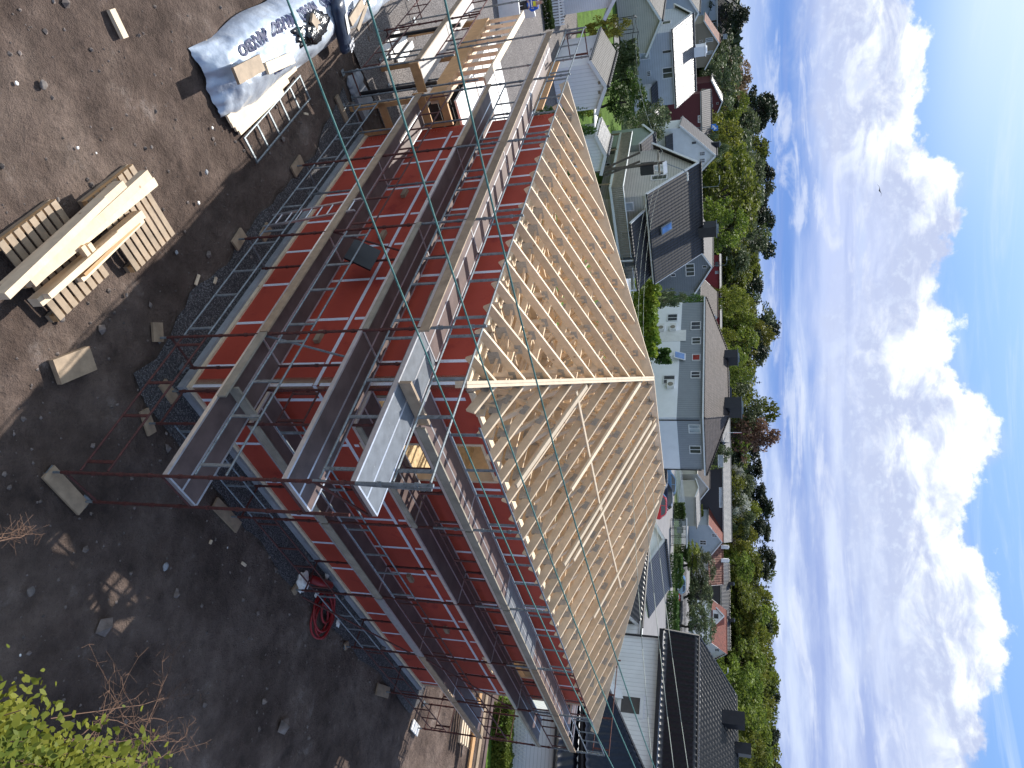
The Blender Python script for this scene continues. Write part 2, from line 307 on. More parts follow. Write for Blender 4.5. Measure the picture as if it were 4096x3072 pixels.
M['sRed'] = sidingmat('dark_red_cladding', (.10, .012, .016), .15, True, .8); M['sRed2'] = sidingmat('bright_red_cladding', (.26, .018, .028), .15, True, .85); M['sDark'] = sidingmat('near_black_cladding', (.028, .026, .034), .18, False, .6); M['sLB'] = sidingmat('light_blue_shingles', (.38, .43, .47), .3, dark=.85)
M['sCream'] = sidingmat('cream_cladding', (.52, .49, .43), .16, dark=.85); M['sGreen'] = sidingmat('grey_green_cladding', (.30, .35, .31), .16, dark=.8); M['render'] = pm('white_render', (.86, .87, .88), .8, .04, 1.)
M['hedge'] = leafmat('hedge_leaf', (.03, .06, .014), (.075, .13, .025)); M['hedgeY'] = leafmat('yellow_hedge_leaf', (.10, .16, .02), (.24, .27, .03), .3, .8)
M['leafA'] = leafmat('fresh_leaf', (.07, .10, .018), (.175, .21, .035), .42); M['leafY'] = leafmat('yellow_green_leaf', (.11, .13, .02), (.23, .235, .035), .32); M['leafG'] = leafmat('grey_green_leaf', (.055, .075, .032), (.125, .15, .075), .28)
M['leafO'] = leafmat('copper_leaf', (.13, .085, .055), (.24, .15, .10), .3); M['pine'] = leafmat('pine_needle', (.018, .028, .016), (.045, .058, .028), .15); M['spruce'] = leafmat('spruce_needle', (.014, .026, .013), (.035, .055, .02), .12)
M['blossom'] = leafmat('white_blossom', (.25, .27, .22), (.55, .56, .52), .3); M['bushleaf'] = leafmat('bush_leaf', (.08, .14, .014), (.24, .27, .03), .35, 2.2); M['twig'] = pm('twig', (.13, .075, .05), .8, .3, 6); M['bark'] = pm('bark', (.06, .048, .04), .9, .35, 3, .02, 12); M['pinkbark'] = pm('pinkish_bark', (.12, .06, .05), .9, .3, 3)
# ================================================================ ground
def sheet(name, poly, mat, lift, label=None, jag=0., step=1.2, kind='structure'):
    """flat sheet that follows the terrain; poly = list of (x, y), jagged edges if asked"""
    pts = []
    for (x0, y0), (x1, y1) in zip(poly, poly[1:]+poly[:1]):
        l = math.hypot(x1-x0, y1-y0); k = max(1, int(l/step))
        for i in range(k):
            f = i/k; x = x0+(x1-x0)*f; y = y0+(y1-y0)*f
            if jag: n = NZ.noise(V((x*.8, y*.8, 3)))*jag+NZ.noise(V((x*3, y*3, 1)))*jag*.5; x += n; y += n*.6-NZ.noise(V((x, y, 9)))*jag
            pts.append((x, y))
    bm = bmesh.new(); vs = [bm.verts.new((x, y, 0)) for x, y in pts]; bm.faces.new(vs)
    for yy in [30, 120]+list(range(130, 260, 20)):
        bmesh.ops.bisect_plane(bm, geom=bm.verts[:]+bm.edges[:]+bm.faces[:], plane_co=(0, yy, 0), plane_no=(0, 1, 0))
    for v in bm.verts: v.co.z = T(v.co.y)+lift
    bmesh.ops.triangulate(bm, faces=bm.faces[:]); bmesh.ops.recalc_face_normals(bm, faces=bm.faces)
    if bm.faces and sum(f.normal.z for f in bm.faces) < 0: bmesh.ops.reverse_faces(bm, faces=bm.faces)
    me = bpy.data.meshes.new(name); bm.to_mesh(me); bm.free(); me.materials.append(mat); o = bpy.data.objects.new(name, me); C.objects.link(o); o['kind'] = kind
    if label: o['label'] = label
    return o
# near dirt as a relief grid, far land as one sheet
def relief(x, y):
    p = V((x, y, 0)); f = min(1, max(0, (26-y)/6))
    a = (p-C0); da, db = a.dot(ua), a.dot(vb)
    k = 0 if (-1.3 < da < 10 and -1.3 < db < 15) else 1
    h = NZ.fractal(p*.55, 1, 2, 4)*.05+max(0, NZ.noise(p*1.7+V((9, 2, 0))))*.05+NZ.noise(p*5)*.014
    cl = NZ.fractal(p*4.5, 1, 2, 3); h += k*(cl*.012+max(0, NZ.noise(p*.9+V((3, 3, 0)))-.05)*abs(NZ.noise(p*9))*.09)
    return (h-.03)*f*(.25+.75*k)
mb = MB(); nx, ny = 460, 362; x0, x1, y0, y1 = -22, 24, 1, 30
for j in range(ny+1):
    for i in range(nx+1):
        x = x0+(x1-x0)*i/nx; y = y0+(y1-y0)*j/ny; e = 0 if i in (0, nx) or j in (0, ny) else 1; mb.v.append(V((x, y, relief(x, y)*e)))
for j in range(ny):
    for i in range(nx): a = j*(nx+1)+i; mb.f.append((a, a+1, a+nx+2, a+nx+1))
# the rest of the land round it, one mesh with the relief grid
def quadr(xa, xb, ya, yb): mb.poly([(xa, ya, T(ya)), (xb, ya, T(ya)), (xb, yb, T(yb)), (xa, yb, T(yb))])
quadr(-900, 900, -60, 1); quadr(-900, -22, 1, 30); quadr(24, 900, 1, 30); quadr(-900, 900, 30, 34)
g = struct(mb.build('ground', M['dirt'], None, True, False))
sheet('rough_meadow', [(-700, 34), (700, 34), (700, 120), (700, 600), (-700, 600), (-700, 120)], M['meadow'], .0)
sheet('gravel_yard', [(-9.6, 15.5), (-8.2, 17.2), (-7.2, 18.5), (-7.2, 22), (-8, 27), (-11, 33), (-17, 41.5), (-24, 46), (-40, 40), (-30, 22), (-19, 17), (-12, 15)], M['yard'], .02, jag=.5)
ring = [P(a, b) for a, b in [(-.75, -.5), (-.6, -.85), (2, -.9), (4.5, -.85), (7, -.8), (9.6, -1.3), (9.6, 14.4), (-.2, 14.5), (-.85, 13.7), (-.75, 11), (-.9, 8), (-.95, 5), (-.85, 2)]]
gs = sheet('gravel_strip', [(p.x, p.y) for p in ring], M['gravel'], .026, jag=.22, step=.25)
sheet('lawn', [(-27, 47), (-17, 42), (-12, 36), (-6, 36), (2, 40), (2, 54), (-6, 60), (-20, 66), (-34, 62)], M['grass'], .02, jag=.5)
sheet('lawn', [(14, 27.5), (20, 24), (40, 24), (40, 60), (10, 60), (11, 34)], M['grass'], .02, jag=.4)
sheet('street', [(2, 82), (10, 72), (40, 76), (95, 84), (95, 104), (50, 110), (24, 118), (8, 124), (0, 118)], M['asphalt'], .03)
sheet('street', [(22, 132), (50, 126), (110, 126), (110, 146), (50, 144), (24, 148)], M['asphalt'], .034)
sheet('lawn', [(-60, 150), (40, 150), (40, 185), (-60, 185)], M['grass'], .03)
# stones and clods of the dirt: nobody could count them
mb = MB(); rs = random.Random(3)
for i in range(5200):
    if i < 4200: x = rs.uniform(-11, 9); y = rs.uniform(6, 20)
    else: q = P(rs.uniform(-1.2, -.1) if rs.random() < .5 else rs.uniform(0, 9), rs.uniform(-.9, 12)); x, y = q.x, q.y
    a = V((x, y, 0))-C0; da, db = a.dot(ua), a.dot(vb)
    if 0 < da < 9.5 and 0 < db < 13.8: continue
    s = .011*math.exp(rs.gauss(0, .75)); z = relief(x, y)
    c = V((x, y, z+s*.3)); vs = [c+V((cos(k*1.257)*s*rs.uniform(.7, 1.3), sin(k*1.257)*s*rs.uniform(.7, 1.3), rs.uniform(-.2, .3)*s)) for k in range(5)]; tp = c+V((0, 0, s*.8)); n = len(mb.v)
    mb.v += vs+[tp]
    for k in range(5): mb.f.append((n+k, n+(k+1) % 5, n+5))
tag(mb.build('scattered_stones', pm('stone', (.155, .128, .115), .9, .6, 5)), 'small stones and clods scattered over the brown building site', 'stones', None, 'stuff')
STN = pm('stone_grey', (.16, .14, .13), .9, .4, 9)
for px, py, s in [(165, 340, .06), (225, 800, .03), (345, 1095, .03), (700, 1010, .035), (500, 1180, .03), (240, 1275, .05), (655, 2265, .06), (115, 2365, .06), (600, 590, .03), (820, 690, .04), (1420, 320, .22), (1405, 345, .2), (1395, 330, .16)]:
    bm = bmesh.new(); bmesh.ops.create_icosphere(bm, subdivisions=3, radius=1); q = G(px, py)
    for v in bm.verts: v.co = V((v.co.x*1.2, v.co.y*.9, v.co.z*.6))*(1+.3*NZ.noise(v.co*1.4+V((px, 0, 0))))*s
    me = bpy.data.meshes.new('stone'); bm.to_mesh(me); bm.free(); me.materials.append(M['conc'] if px > 600 else STN); o = bpy.data.objects.new('stone', me); C.objects.link(o); o.location = V((q.x, q.y, .03+s*.2))
    tag(o, {165: 'fist sized stone on bare dirt beside a hollow', 1420: 'largest rounded boulder by the concrete slab', 1405: 'rounded boulder nearest the concrete slab', 1395: 'smaller boulder left of the other two by the slab'}.get(px, 'small loose grey stone lying on the bare dirt'), 'stone', 'loose stones on the site')
# ================================================================ the house being built
HOUSE = thing('house_under_construction', 'red boarded two storey house under construction with bare hip roof trusses', 'house', P(0, 0, 0))
HL, HW, ZT = 9.4, 13.7, 5.5
MB().lbox(-.1, HL+.1, -.1, HW+.1, -.05, .17).build('foundation', M['conc'], HOUSE)
sb = MB(); sb.lbox(-.045, .1, -.045, HW+.045, .17, .25); sb.lbox(.1, HL+.045, -.045, .1, .17, .25); sb.lbox(HL-.1, HL+.045, .1, HW+.045, .17, .25); sb.lbox(.1, HL-.1, HW-.1, HW+.045, .17, .25); sb.build('sill_board', M['wood2'], HOUSE)
def wall(face, holes, t0, t1, mat, name, z0=.25, z1=ZT):
    """wall slab with rectangular holes (s0, s1, z0, z1); face: L (b=0), R (a=0), B (a=HL), F (b=HW)"""
    S = HL if face in 'LF' else HW; e = {'L': 0, 'R': 1, 'B': 1, 'F': 0}[face]
    xs = sorted({0, S}|{h[0] for h in holes}|{h[1] for h in holes}); zs = sorted({z0, z1}|{h[2] for h in holes}|{h[3] for h in holes}); mb = MB()
    for xa, xb in zip(xs, xs[1:]):
        for za, zb in zip(zs, zs[1:]):
            xm, zm = (xa+xb)/2, (za+zb)/2
            if any(h[0] < xm < h[1] and h[2] < zm < h[3] for h in holes): continue
            if xa == 0: xa_ = xa
            if face == 'L': mb.lbox(xa, xb, t0, t1, za, zb)
            if face == 'F': mb.lbox(xa, xb, HW-t0, HW-t1, za, zb)
            if face == 'R': mb.lbox(t0, t1, xa, xb, za, zb)
            if face == 'B': mb.lbox(HL-t0, HL-t1, xa, xb, za, zb)
    return mb.build(name, mat, HOUSE)
HO = {'L': [(4.9, 5.9, 4.1, 5.2)][:0], 'R': [(1.5, 2.62, 3.0, ZT-.1), (10.85, 12.0, 2.95, 4.9), (.25, 1.1, 3.3, 4.05)], 'B': [(1.2, 3.4, 3.3, 5.2), (5, 7.6, 3.3, 5.2), (9.5, 12, 3.2, 5.2), (2, 4, .5, 2.4), (8, 10, .5, 2.4)], 'F': [(1.5, 3.2, 3.4, 5.2), (5.5, 8, 3.4, 5.2)]}  # openings in the two unseen back walls are added to let sun in
for fc in 'LRBF':
    wall(fc, HO[fc], 0, .02, M['red'], 'wall_board'); wall(fc, HO[fc], .022, .2, M['wood2'], 'wall_frame', .25, ZT-.02)
MB().lbox(.22, HL-.22, .22, HW-.22, 2.62, 2.8).build('floor', M['osb'], HOUSE)
cb = MB(); cb.lbox(.22, HL-.22, 6.8, 6.9, 2.8, 5.4); cb.lbox(4.4, 4.5, .22, 6.8, 2.8, 5.4); cb.lbox(2.6, 2.7, 9, 13.4, 2.8, 5.4)
cb.build('partition', M['wood2'], HOUSE)
# window opening frames
def openframe(s0, s1, z0, z1, mat, name='window_opening', w_=.05, out_=.015):
    mb = MB()
    mb.lbox(-out_, .2, s0, s0+w_, z0, z1).lbox(-out_, .2, s1-w_, s1, z0, z1).lbox(-out_, .2, s0+w_, s1-w_, z0, z0+w_).lbox(-out_, .2, s0+w_, s1-w_, z1-w_, z1); return mb.build(name, mat, HOUSE)
openframe(1.5, 2.62, 3.0, ZT-.1, M['wood2']); openframe(10.85, 12, 2.95, 4.9, M['wood']); openframe(.25, 1.1, 3.3, 4.05, M['woodgrey'])
MB().lbox(.03, .06, 10.9, 11.95, 3.95, 4.86).build('inner_panel', M['glulam'], HOUSE)
tp = MB(); W_ = .035
for s in [.02, .53, 1.73, 2.93, 4.1, 5.25, 6.42, 7.62, 8.78]: tp.lbox(s-W_, s+W_, -.004, -.001, .25, 2.72)
for s in [.02, .53, 1.73, 2.93, 4.1, 5.25, 6.42, 7.62, 8.78]: tp.lbox(s-W_, s+W_, -.004, -.001, 2.86, [5.45, 3.3, 5.45, 5.45, 5.45, 5.45, 5.45, 5.45, 5.3][int(s/1.19) if s > 1 else 0])
tp.lbox(0, 9.1, -.007, -.004, 2.78-W_, 2.78+W_); tp.build('seam_tape', M['tape'], HOUSE)
tp = MB()
for s in [.35, 1.6, 2.85, 4.08, 5.2, 6.37, 7.6, 8.72, 9.9, 11.1, 12.25, 13.35]:
    tp.lbox(-.004, -.001, s-W_, s+W_, .25, 2.72); tp.lbox(-.004, -.001, s-W_, s+W_, 2.86, 2.95 if s in (1.6, 11.1) else 5.4)
tp.lbox(-.007, -.004, 0, 13.6, 2.76-W_, 2.76+W_); tp.build('seam_tape', M['tape'], HOUSE)
if 0: bd = MB(); bd.lbox(0, HL, -.0015, -.0005, 2.5, 2.72).lbox(-.0015, -.0005, 0, HW, 2.5, 2.72); bd.build('floor_edge_band', M['brown'], HOUSE)
# hooks / wood blocks nailed on the boards
for a, b, z in [(1.2, -.05, 2.35), (4.4, -.05, 2.5), (2.2, -.05, 4.3), (6.1, -.05, 2.45)]: MB().lbox(a-.14, a+.14, b-.04, b+.045, z-.05, z+.05).build('nailed_block', M['woodold'], HOUSE)
for b, z in [(3.2, 2.35), (6.5, 2.3), (9.2, 2.4), (9.2, 4.3), (5.2, 4.35)]: MB().lbox(-.09, -.001, b-.14, b+.14, z-.05, z+.05).build('nailed_block', M['woodold'], HOUSE)
# ---- roof timber
SL = .39; ZE = 5.76; OV = .5; TD = .165; TW = .045
def rz(d): return ZE+SL*(d+OV)                    # top of roof plane at distance d inside the wall line
APX = HL/2
def chord(mb, p, q, dep=TD): 
    mid = V((0, 0, -dep/2)); mb.bar(p+mid, q+mid, TW, dep)
def plates(mb, at, ax, n_, w_=.2, h_=.12):
    d = V(ax).normalized(); x = V(n_); y = d.cross(x).normalized()
    for s in (-1, 1): mb.box(V(at)+x*(s*(TW/2+.002)), (.003, w_, h_), (x, d, y))
def join(a, b):
    a.mark(1); n = len(a.v); a.v += b.v; a.f += [tuple(n+i for i in f) for f in b.f]; return a
def truss(b):
    far = HW-b; lim = min(APX, b, far) if min(b, far) < APX else APX
    mb = MB(); pl = MB(); zt = rz(lim)
    for s in (0, 1):
        A = lambda a, z: P(a if s == 0 else HL-a, b, z)
        chord(mb, A(-OV, rz(-OV)), A(lim, zt))
        # shaped tail
        pl_at = A(.12, rz(.12)-.2); plates(pl, pl_at, ua, vb, .26, .2)
        k = 3 if lim > 3 else 2
        for i in range(1, k+1):
            a1 = lim*i/k; a0 = lim*(i-.5)/k
            if rz(a0)-TD-(ZT+.1) > .12:
                mb.bar(A(a0, ZT+.1), A(a1, rz(a1)-TD), TW, .1, vb); mb.bar(A(a0, ZT+.1), A(lim*(i-1)/k+.12, rz(lim*(i-1)/k+.12)-TD), TW, .1, vb)
                plates(pl, A(a1-.05, rz(a1)-.13), ua*(1 if s == 0 else -1)+V((0, 0, SL)), vb); plates(pl, A(a0, ZT+.06), ua, vb)
        chord(mb, A(-.05, ZT+.14), A(APX, ZT+.14), .14)
        if lim < APX-.01: chord(mb, A(lim, zt-.38), A(APX, zt-.38), .12)
    join(mb, pl).build('roof_truss', [M['wood'], M['plate']], HOUSE)
bs = [k*.6+.1 for k in range(0, 23)]
for b in bs: truss(b)
def jack(a, near=True):
    lim = min(a, HL-a); 
    if lim < .15: lim = .15
    mb = MB(); pl = MB(); B = (lambda b, z: P(a, b, z)) if near else (lambda b, z: P(a, HW-b, z))
    chord(mb, B(-OV, rz(-OV)), B(lim-.04, rz(lim-.04)))
    if lim > .8: chord(mb, B(-.05, ZT+.14), B(lim, ZT+.14), .12)
    k = max(1, int(lim/1.3)+1)
    for i in range(1, k+1):
        b1 = lim*(i-.25)/k
        if rz(b1)-TD-(ZT+.1) > .15:
            mb.bar(B(b1, ZT+.1), B(b1, rz(b1)-TD+.02), TW, .1, ua); mb.bar(B(b1, ZT+.12), B(max(.1, b1-1.0), rz(max(.1, b1-1.0))-TD+.02), TW, .09, ua)
            plates(pl, B(b1, rz(b1)-.15), vb, ua)
    plates(pl, B(.1, rz(.1)-.2), vb, ua, .26, .2)
    join(mb, pl).build('jack_rafter', [M['wood'], M['plate']], HOUSE)
for k in range(0, 16):
    a = .1+k*.613; jack(a, True)
for k in range(0, 16, 1): jack(.1+k*.613, False)
def hipb(c0, c1, n_=True):
    mb = MB(); d = (c1-c0).normalized(); up = V((0, 0, 1)); x = d.cross(up).normalized()
    for s in (-1, 1): mb.bar(c0+x*(.026*s)+V((0, 0, -.085)), c1+x*(.026*s)+V((0, 0, -.085)), .048, .22)
    return mb.build('hip_board', M['wood2'], HOUSE)
A1, A2 = P(APX, APX, rz(APX)+.02), P(APX, HW-APX, rz(APX)+.02)
for c in ((-OV, -OV), (HL+OV, -OV)): hipb(P(c[0], c[1], ZE+.02), A1)
for c in ((-OV, HW+OV), (HL+OV, HW+OV)): hipb(P(c[0], c[1], ZE+.02), A2)
MB().bar(A1+V((0, 0, -.06)), A2+V((0, 0, -.06)), .045, .15).build('ridge_board', M['wood2'], HOUSE)
nrm = (V((0, 0, 1))-ua*SL).normalized(); p0 = P(-OV, 0, ZE+.03)
for (q0, q1) in (((2305, 1565), (2406, 2055)), ((2400, 2010), (2482, 2350))):
    a_, b_ = HP(*q0, p0, nrm), HP(*q1, p0, nrm); MB().bar(a_, b_, .05, .03, nrm).build('brace_batten', M['wood2'], HOUSE)
for q0, a0, a1, lb in (((2200, 1745), -.3, 3.6, 'pale doubled plank lying up the roof beside the near hip'), ((2330, 2130), .2, 4.3, 'long pale plank lying up the middle of the right roof slope'), ((2350, 2140), .5, 4.5, 'second long pale plank in the middle of the right roof slope'), ((2420, 2380), .6, 4.2, 'pale plank near the far end of the right roof slope'), ((2280, 1960), 1.0, 4.4, 'pale plank right of the near hip, halfway up the slope')):
    c_ = HP(*q0, p0, nrm); bb = (c_-C0).dot(vb); a1 = min(a1, bb-.15, HW-bb-.15); solo(MB().bar(P(a0, bb, rz(a0)+.05), P(a1, bb, rz(a1)+.05), .11, .05, nrm), 'roof_plank', M['wood2'], lb, 'plank', 'planks lying on the roof')
# planks resting on the trusses
for a, b0, b1 in []: pass
top_plate = MB(); top_plate.lbox(-.02, .12, -.02, HW+.02, ZT, ZT+.05).lbox(.12, HL-.12, -.02, .12, ZT, ZT+.05).build('top_plate', M['wood2'], HOUSE)
# ================================================================ scaffolding
def standard(t, a, b, z1, z0=.12, galv=4.5, mat='rust'):
    q = P(a, b, 0); mb = MB()
    zg = min(z1, galv); mb.tube(q+V((0, 0, z0+.1)), q+V((0, 0, zg)), .024, 8)
    z = .3
    while z < zg: mb.tube(q+V((0, 0, z)), q+V((0, 0, z+.05)), .034, 8); z += .5
    o = mb.build('standard', M[mat], t)
    if z1 > zg+.1:
        g_ = MB().tube(q+V((0, 0, zg)), q+V((0, 0, z1)), .024, 8)
        while z < z1: g_.tube(q+V((0, 0, z)), q+V((0, 0, z+.05)), .034, 8); z += .5
        g_.build('standard', M['galv'], t)
    MB().tube(q+V((0, 0, .05)), q+V((0, 0, z0+.22)), .019, 8).box(q+V((0, 0, .052)), (.15, .15, .008), (ua, vb, V((0, 0, 1)))).build('base_jack', M['galv'], t)
def rail(t, p0_, p1_, z, mat, low=.48, straps=4):
    """double guard rail frame between two standards"""
    mb = MB(); p0_, p1_ = V(p0_), V(p1_); d = (p1_-p0_).normalized(); p0_ = p0_+d*.04; p1_ = p1_-d*.04
    for zz in (z, z-low): mb.tube(p0_+V((0, 0, zz)), p1_+V((0, 0, zz)), .017, 6)
    for i in range(straps):
        q = p0_.lerp(p1_, (i+.5)/straps if straps > 1 else .5); 
        if i == 0: q = p0_.lerp(p1_, .06)
        if i == straps-1: q = p0_.lerp(p1_, .94)
        mb.box(q+V((0, 0, z-low/2)), (.05, .02, low-.02), (d, d.cross(V((0, 0, 1))), V((0, 0, 1))))
    mb.build('guard_rail', M[mat], t)
def deck(t, a0, a1, b0, b1, z, mat='ply'):
    """one bay of platform: two boards with metal edges; runs along the longer side"""
    mb = MB(); ed = MB(); along_a = abs(a1-a0) > abs(b1-b0); g_ = .015
    if along_a:
        mid = (b0+b1)/2
        for c0, c1 in ((b0+.02, mid-g_), (mid+g_, b1-.02)): mb.lbox(a0+.02, a1-.02, c0, c1, z-.02, z); 
        for c in (b0, mid, b1): ed.lbox(a0+.01, a1-.01, c-.016, c+.016, z-.07, z+.004)
        ed.lbox(a0+.002, a0+.03, b0+.02, b1-.02, z-.06, z+.006)
    else:
        mid = (a0+a1)/2
        for c0, c1 in ((a0+.02, mid-g_), (mid+g_, a1-.02)): mb.lbox(c0, c1, b0+.02, b1-.02, z-.02, z)
        for c in (a0, mid, a1): ed.lbox(c-.016, c+.016, b0+.01, b1-.01, z-.07, z+.004)
        ed.lbox(a0+.02, a1-.02, b0+.002, b0+.03, z-.06, z+.006)
    o = mb.build('deck_board', M[mat], t); ed.build('deck_edge', M['alu'], o)
def toe(t, a0, a1, b0, b1, z, mat='woodold', h=.16):
    if abs(a1-a0) > abs(b1-b0): mb = MB().lbox(a0, a1, b0-.018, b0+.018, z+.006, z+h)
    else: mb = MB().lbox(a0-.018, a0+.018, b0, b1, z+.006, z+h)
    mb.build('toe_board', M[mat], t)
def cross(t, p, q, mat='rust'): MB().tube(p, q, .02, 6).build('cross_bar', M[mat], t)
S1 = thing('scaffold', 'tube scaffold with three walkways along the left red wall and past the near corner', 'scaffold', P(-2.66, -1, 0))
LA = [-2.66, .23, 3.18, 6.1, 9.15]; OB, IB = -.99, -.25
mats1 = ['rust', 'rust', 'galv', 'galv', 'galv']
for i, a in enumerate(LA):
    standard(S1, a, OB, 6.05, galv=5.0 if mats1[i] == 'rust' else 4.0, mat=['rust', 'rust', 'rust', 'rust', 'galv'][i]); standard(S1, a, IB, 5.05 if i else 4.6, galv=9, mat='rust' if i < 3 else 'galv')
    for z in (.3, 2.02, 3.92, 4.92): cross(S1, P(a, OB, z), P(a, IB, z), 'rust' if i < 2 else 'galv')
standard(S1, 12.1, OB, 6.05, mat='galv'); standard(S1, 12.1, IB, 6.05, mat='galv')
for i, (a0, a1) in enumerate(zip(LA, LA[1:])):
    rail(S1, P(a0, OB), P(a1, OB), 1.05, 'rust' if i in (0,) else 'galv', .5); rail(S1, P(a0, OB), P(a1, OB), 3.05, 'galv' if i < 2 else 'rust', .5)
    rail(S1, P(a0, OB), P(a1, OB), 4.93, 'galv', .46); rail(S1, P(a0, OB), P(a1, OB), 6.0, 'galv', .5)
    deck(S1, a0, a1, OB, IB, 2.1); deck(S1, a0, a1, OB, IB, 4.0); deck(S1, a0, a1, OB, IB, 5.0, 'plygrey' if i == 0 else 'ply')
    if i: toe(S1, a0+.02, a1+.02, OB-.03, OB-.03, 2.1, 'woodold')
    else: toe(S1, .05-1.25, .23, OB-.03, OB-.03, 2.1, 'woodgrey')
    if i: toe(S1, a0-.1, a1-.1, OB-.03, OB-.03, 5.0, 'woodold')
    if i in (1, 3): toe(S1, a0, a1, OB-.03, OB-.03, 4.0, 'woodold' if i == 3 else 'woodgrey', .1)
deck(S1, 9.15, 12.1, OB, IB, 5.0); rail(S1, P(9.15, OB), P(12.1, OB), 6.0, 'galv'); toe(S1, 9.05, 12.1, OB-.03, OB-.03, 5.0); toe(S1, 9.2, 12.1, IB+.02, IB+.02, 5.0, 'glulam', .22); rail(S1, P(12.1, OB), P(12.1, IB), 6.0, 'rust', straps=2)
rail(S1, P(-.95, IB-.02), P(.1, IB-.02), 4.93, 'rust', .46, 2); cross(S1, P(-2.66, OB, 4.4), P(-2.66, IB, 4.9))
cross(S1, P(.23, OB, 2.1), P(.23, IB, 3.9), 'galv'); cross(S1, P(3.18, OB, 2.2), P(3.18, IB, 3.9), 'rust')
toe(S1, -.95, -.95, -.95, -.2, 2.1, 'woodgrey', .2); MB().lbox(-.95, -.9, -1.0, -.1, 5.02, 5.2).build('toe_board', M['woodold'], S1)
for a, b in ((-2.66, 0),): MB().bar(P(-2.66, OB-.02, 4.4), P(-2.66, -.9, 6.0), .03, .03).build('cross_bar', M['galv'], S1)
S2 = thing('scaffold', 'tube scaffold with three walkways along the right red wall', 'scaffold', P(-1, -.15, 0))
RB = [-.15, 2.66, 5.62, 8.6, 11.61, 14.57]; OA, IA = -1.0, -.25
for i, b in enumerate(RB):
    standard(S2, OA, b, 6.0 if i else 5.0, galv=4.4, mat='rust'); standard(S2, IA, b, 4.95, galv=9, mat='rust')
    for z in (.3, 2.02, 3.92, 4.92): cross(S2, P(OA, b, z), P(IA, b, z))
for i, (b0, b1) in enumerate(zip(RB, RB[1:])):
    rail(S2, P(OA, b0), P(OA, b1), 1.05, ['galv', 'rust', 'galv', 'rust', 'rust'][i]); rail(S2, P(OA, b0), P(OA, b1), 3.05, 'galv' if i < 2 else 'rust', .5)
    rail(S2, P(OA, b0), P(OA, b1), 4.93, 'rust', .46); rail(S2, P(OA, b0), P(OA, b1), 6.0, 'galv' if i < 3 else ('rust' if i == 3 else 'galv'), .5)
    deck(S2, OA, IA, b0, b1, 2.1); deck(S2, OA, IA, b0, b1, 4.0); deck(S2, OA, IA, b0, b1, 5.0, 'plygrey' if i == 2 else 'ply')
    toe(S2, OA-.03, OA-.03, b0+.02, b1-.02, 2.1, ['woodgrey', 'woodgrey', 'alu', 'woodold', 'woodold'][i]); toe(S2, OA-.03, OA-.03, b0+.02, b1-.02, 5.0, ['woodgrey', 'woodgrey', 'woodgrey', 'woodold', 'woodold'][i])
    if i in (0, 4): toe(S2, OA-.03, OA-.03, b0+.02, b1-.02, 4.0, 'woodgrey', .1)
cross(S2, P(OA-.03, 5.9, .1), P(OA-.03, 8.5, 1.95)); cross(S2, P(OA-.03, 8.7, 2.2), P(OA-.03, 11.5, 3.9)); rail(S2, P(OA, -.15), P(IA, -.15), 3.05, 'rust', straps=2)
S3 = thing('scaffold', 'tube scaffold round the timber framed annex at the far left', 'scaffold', P(9.7, -1.6, 0))
for a in (9.75, 12.6, 15.45):
    standard(S3, a, -1.62, 3.15, mat='galv' if a < 12 else 'rust', galv=9); standard(S3, a, -.95, 3.6, mat='galv', galv=9)
for a0, a1 in ((9.75, 12.6), (12.6, 15.45)):
    rail(S3, P(a0, -1.62), P(a1, -1.62), 1.05, 'rust'); rail(S3, P(a0, -1.62), P(a1, -1.62), 3.1, 'rust'); toe(S3, a0, a1, -1.65, -1.65, 2.1)
    o = MB().lbox(a0+.02, a1-.02, -1.6, -.97, 2.08, 2.1).build('deck_board', pm('pale_deck', (.42, .40, .39), .6, .15, 4, dirt=((.6, .6, .6), .6)), S3)
    rail(S3, P(a0, .9), P(a1, .9), 1.6, 'rust')
MB().lbox(9.55, 9.6, -1.65, -.9, 2.0, 2.24).build('toe_board', M['glulam'], S3); MB().lbox(9.3, 9.34, -1.0, -.2, 1.95, 2.25).build('toe_board', M['glulam'], S1)
for a in (9.75, 12.6, 15.45): cross(S3, P(a, -1.62, 2.03), P(a, -.95, 2.03)); cross(S3, P(a, -1.62, .3), P(a, -.95, .3))
S4 = thing('scaffold', 'rusty tube scaffold behind the far right corner of the red house', 'scaffold', P(2, 14.6, 0))
for a in (1.9, 4.8, 7.7, 10.6):
    standard(S4, a, 14.75, 6.2, mat='rust', galv=9); standard(S4, a, 14.0, 6.0, mat='rust', galv=9); cross(S4, P(a, 14.75, 4.9), P(a, 14, 4.9)); cross(S4, P(a, 14.75, 2.0), P(a, 14, 2.0))
for a0, a1 in zip((-1, 1.9, 4.8, 7.7), (1.9, 4.8, 7.7, 10.6)):
    rail(S4, P(a0, 14.75), P(a1, 14.75), 1.05, 'rust'); rail(S4, P(a0, 14.75), P(a1, 14.75), 3.05, 'rust')
    rail(S4, P(a0, 14.75), P(a1, 14.75), 6.1, 'rust'); deck(S4, a0, a1, 14.0, 14.75, 5.0)
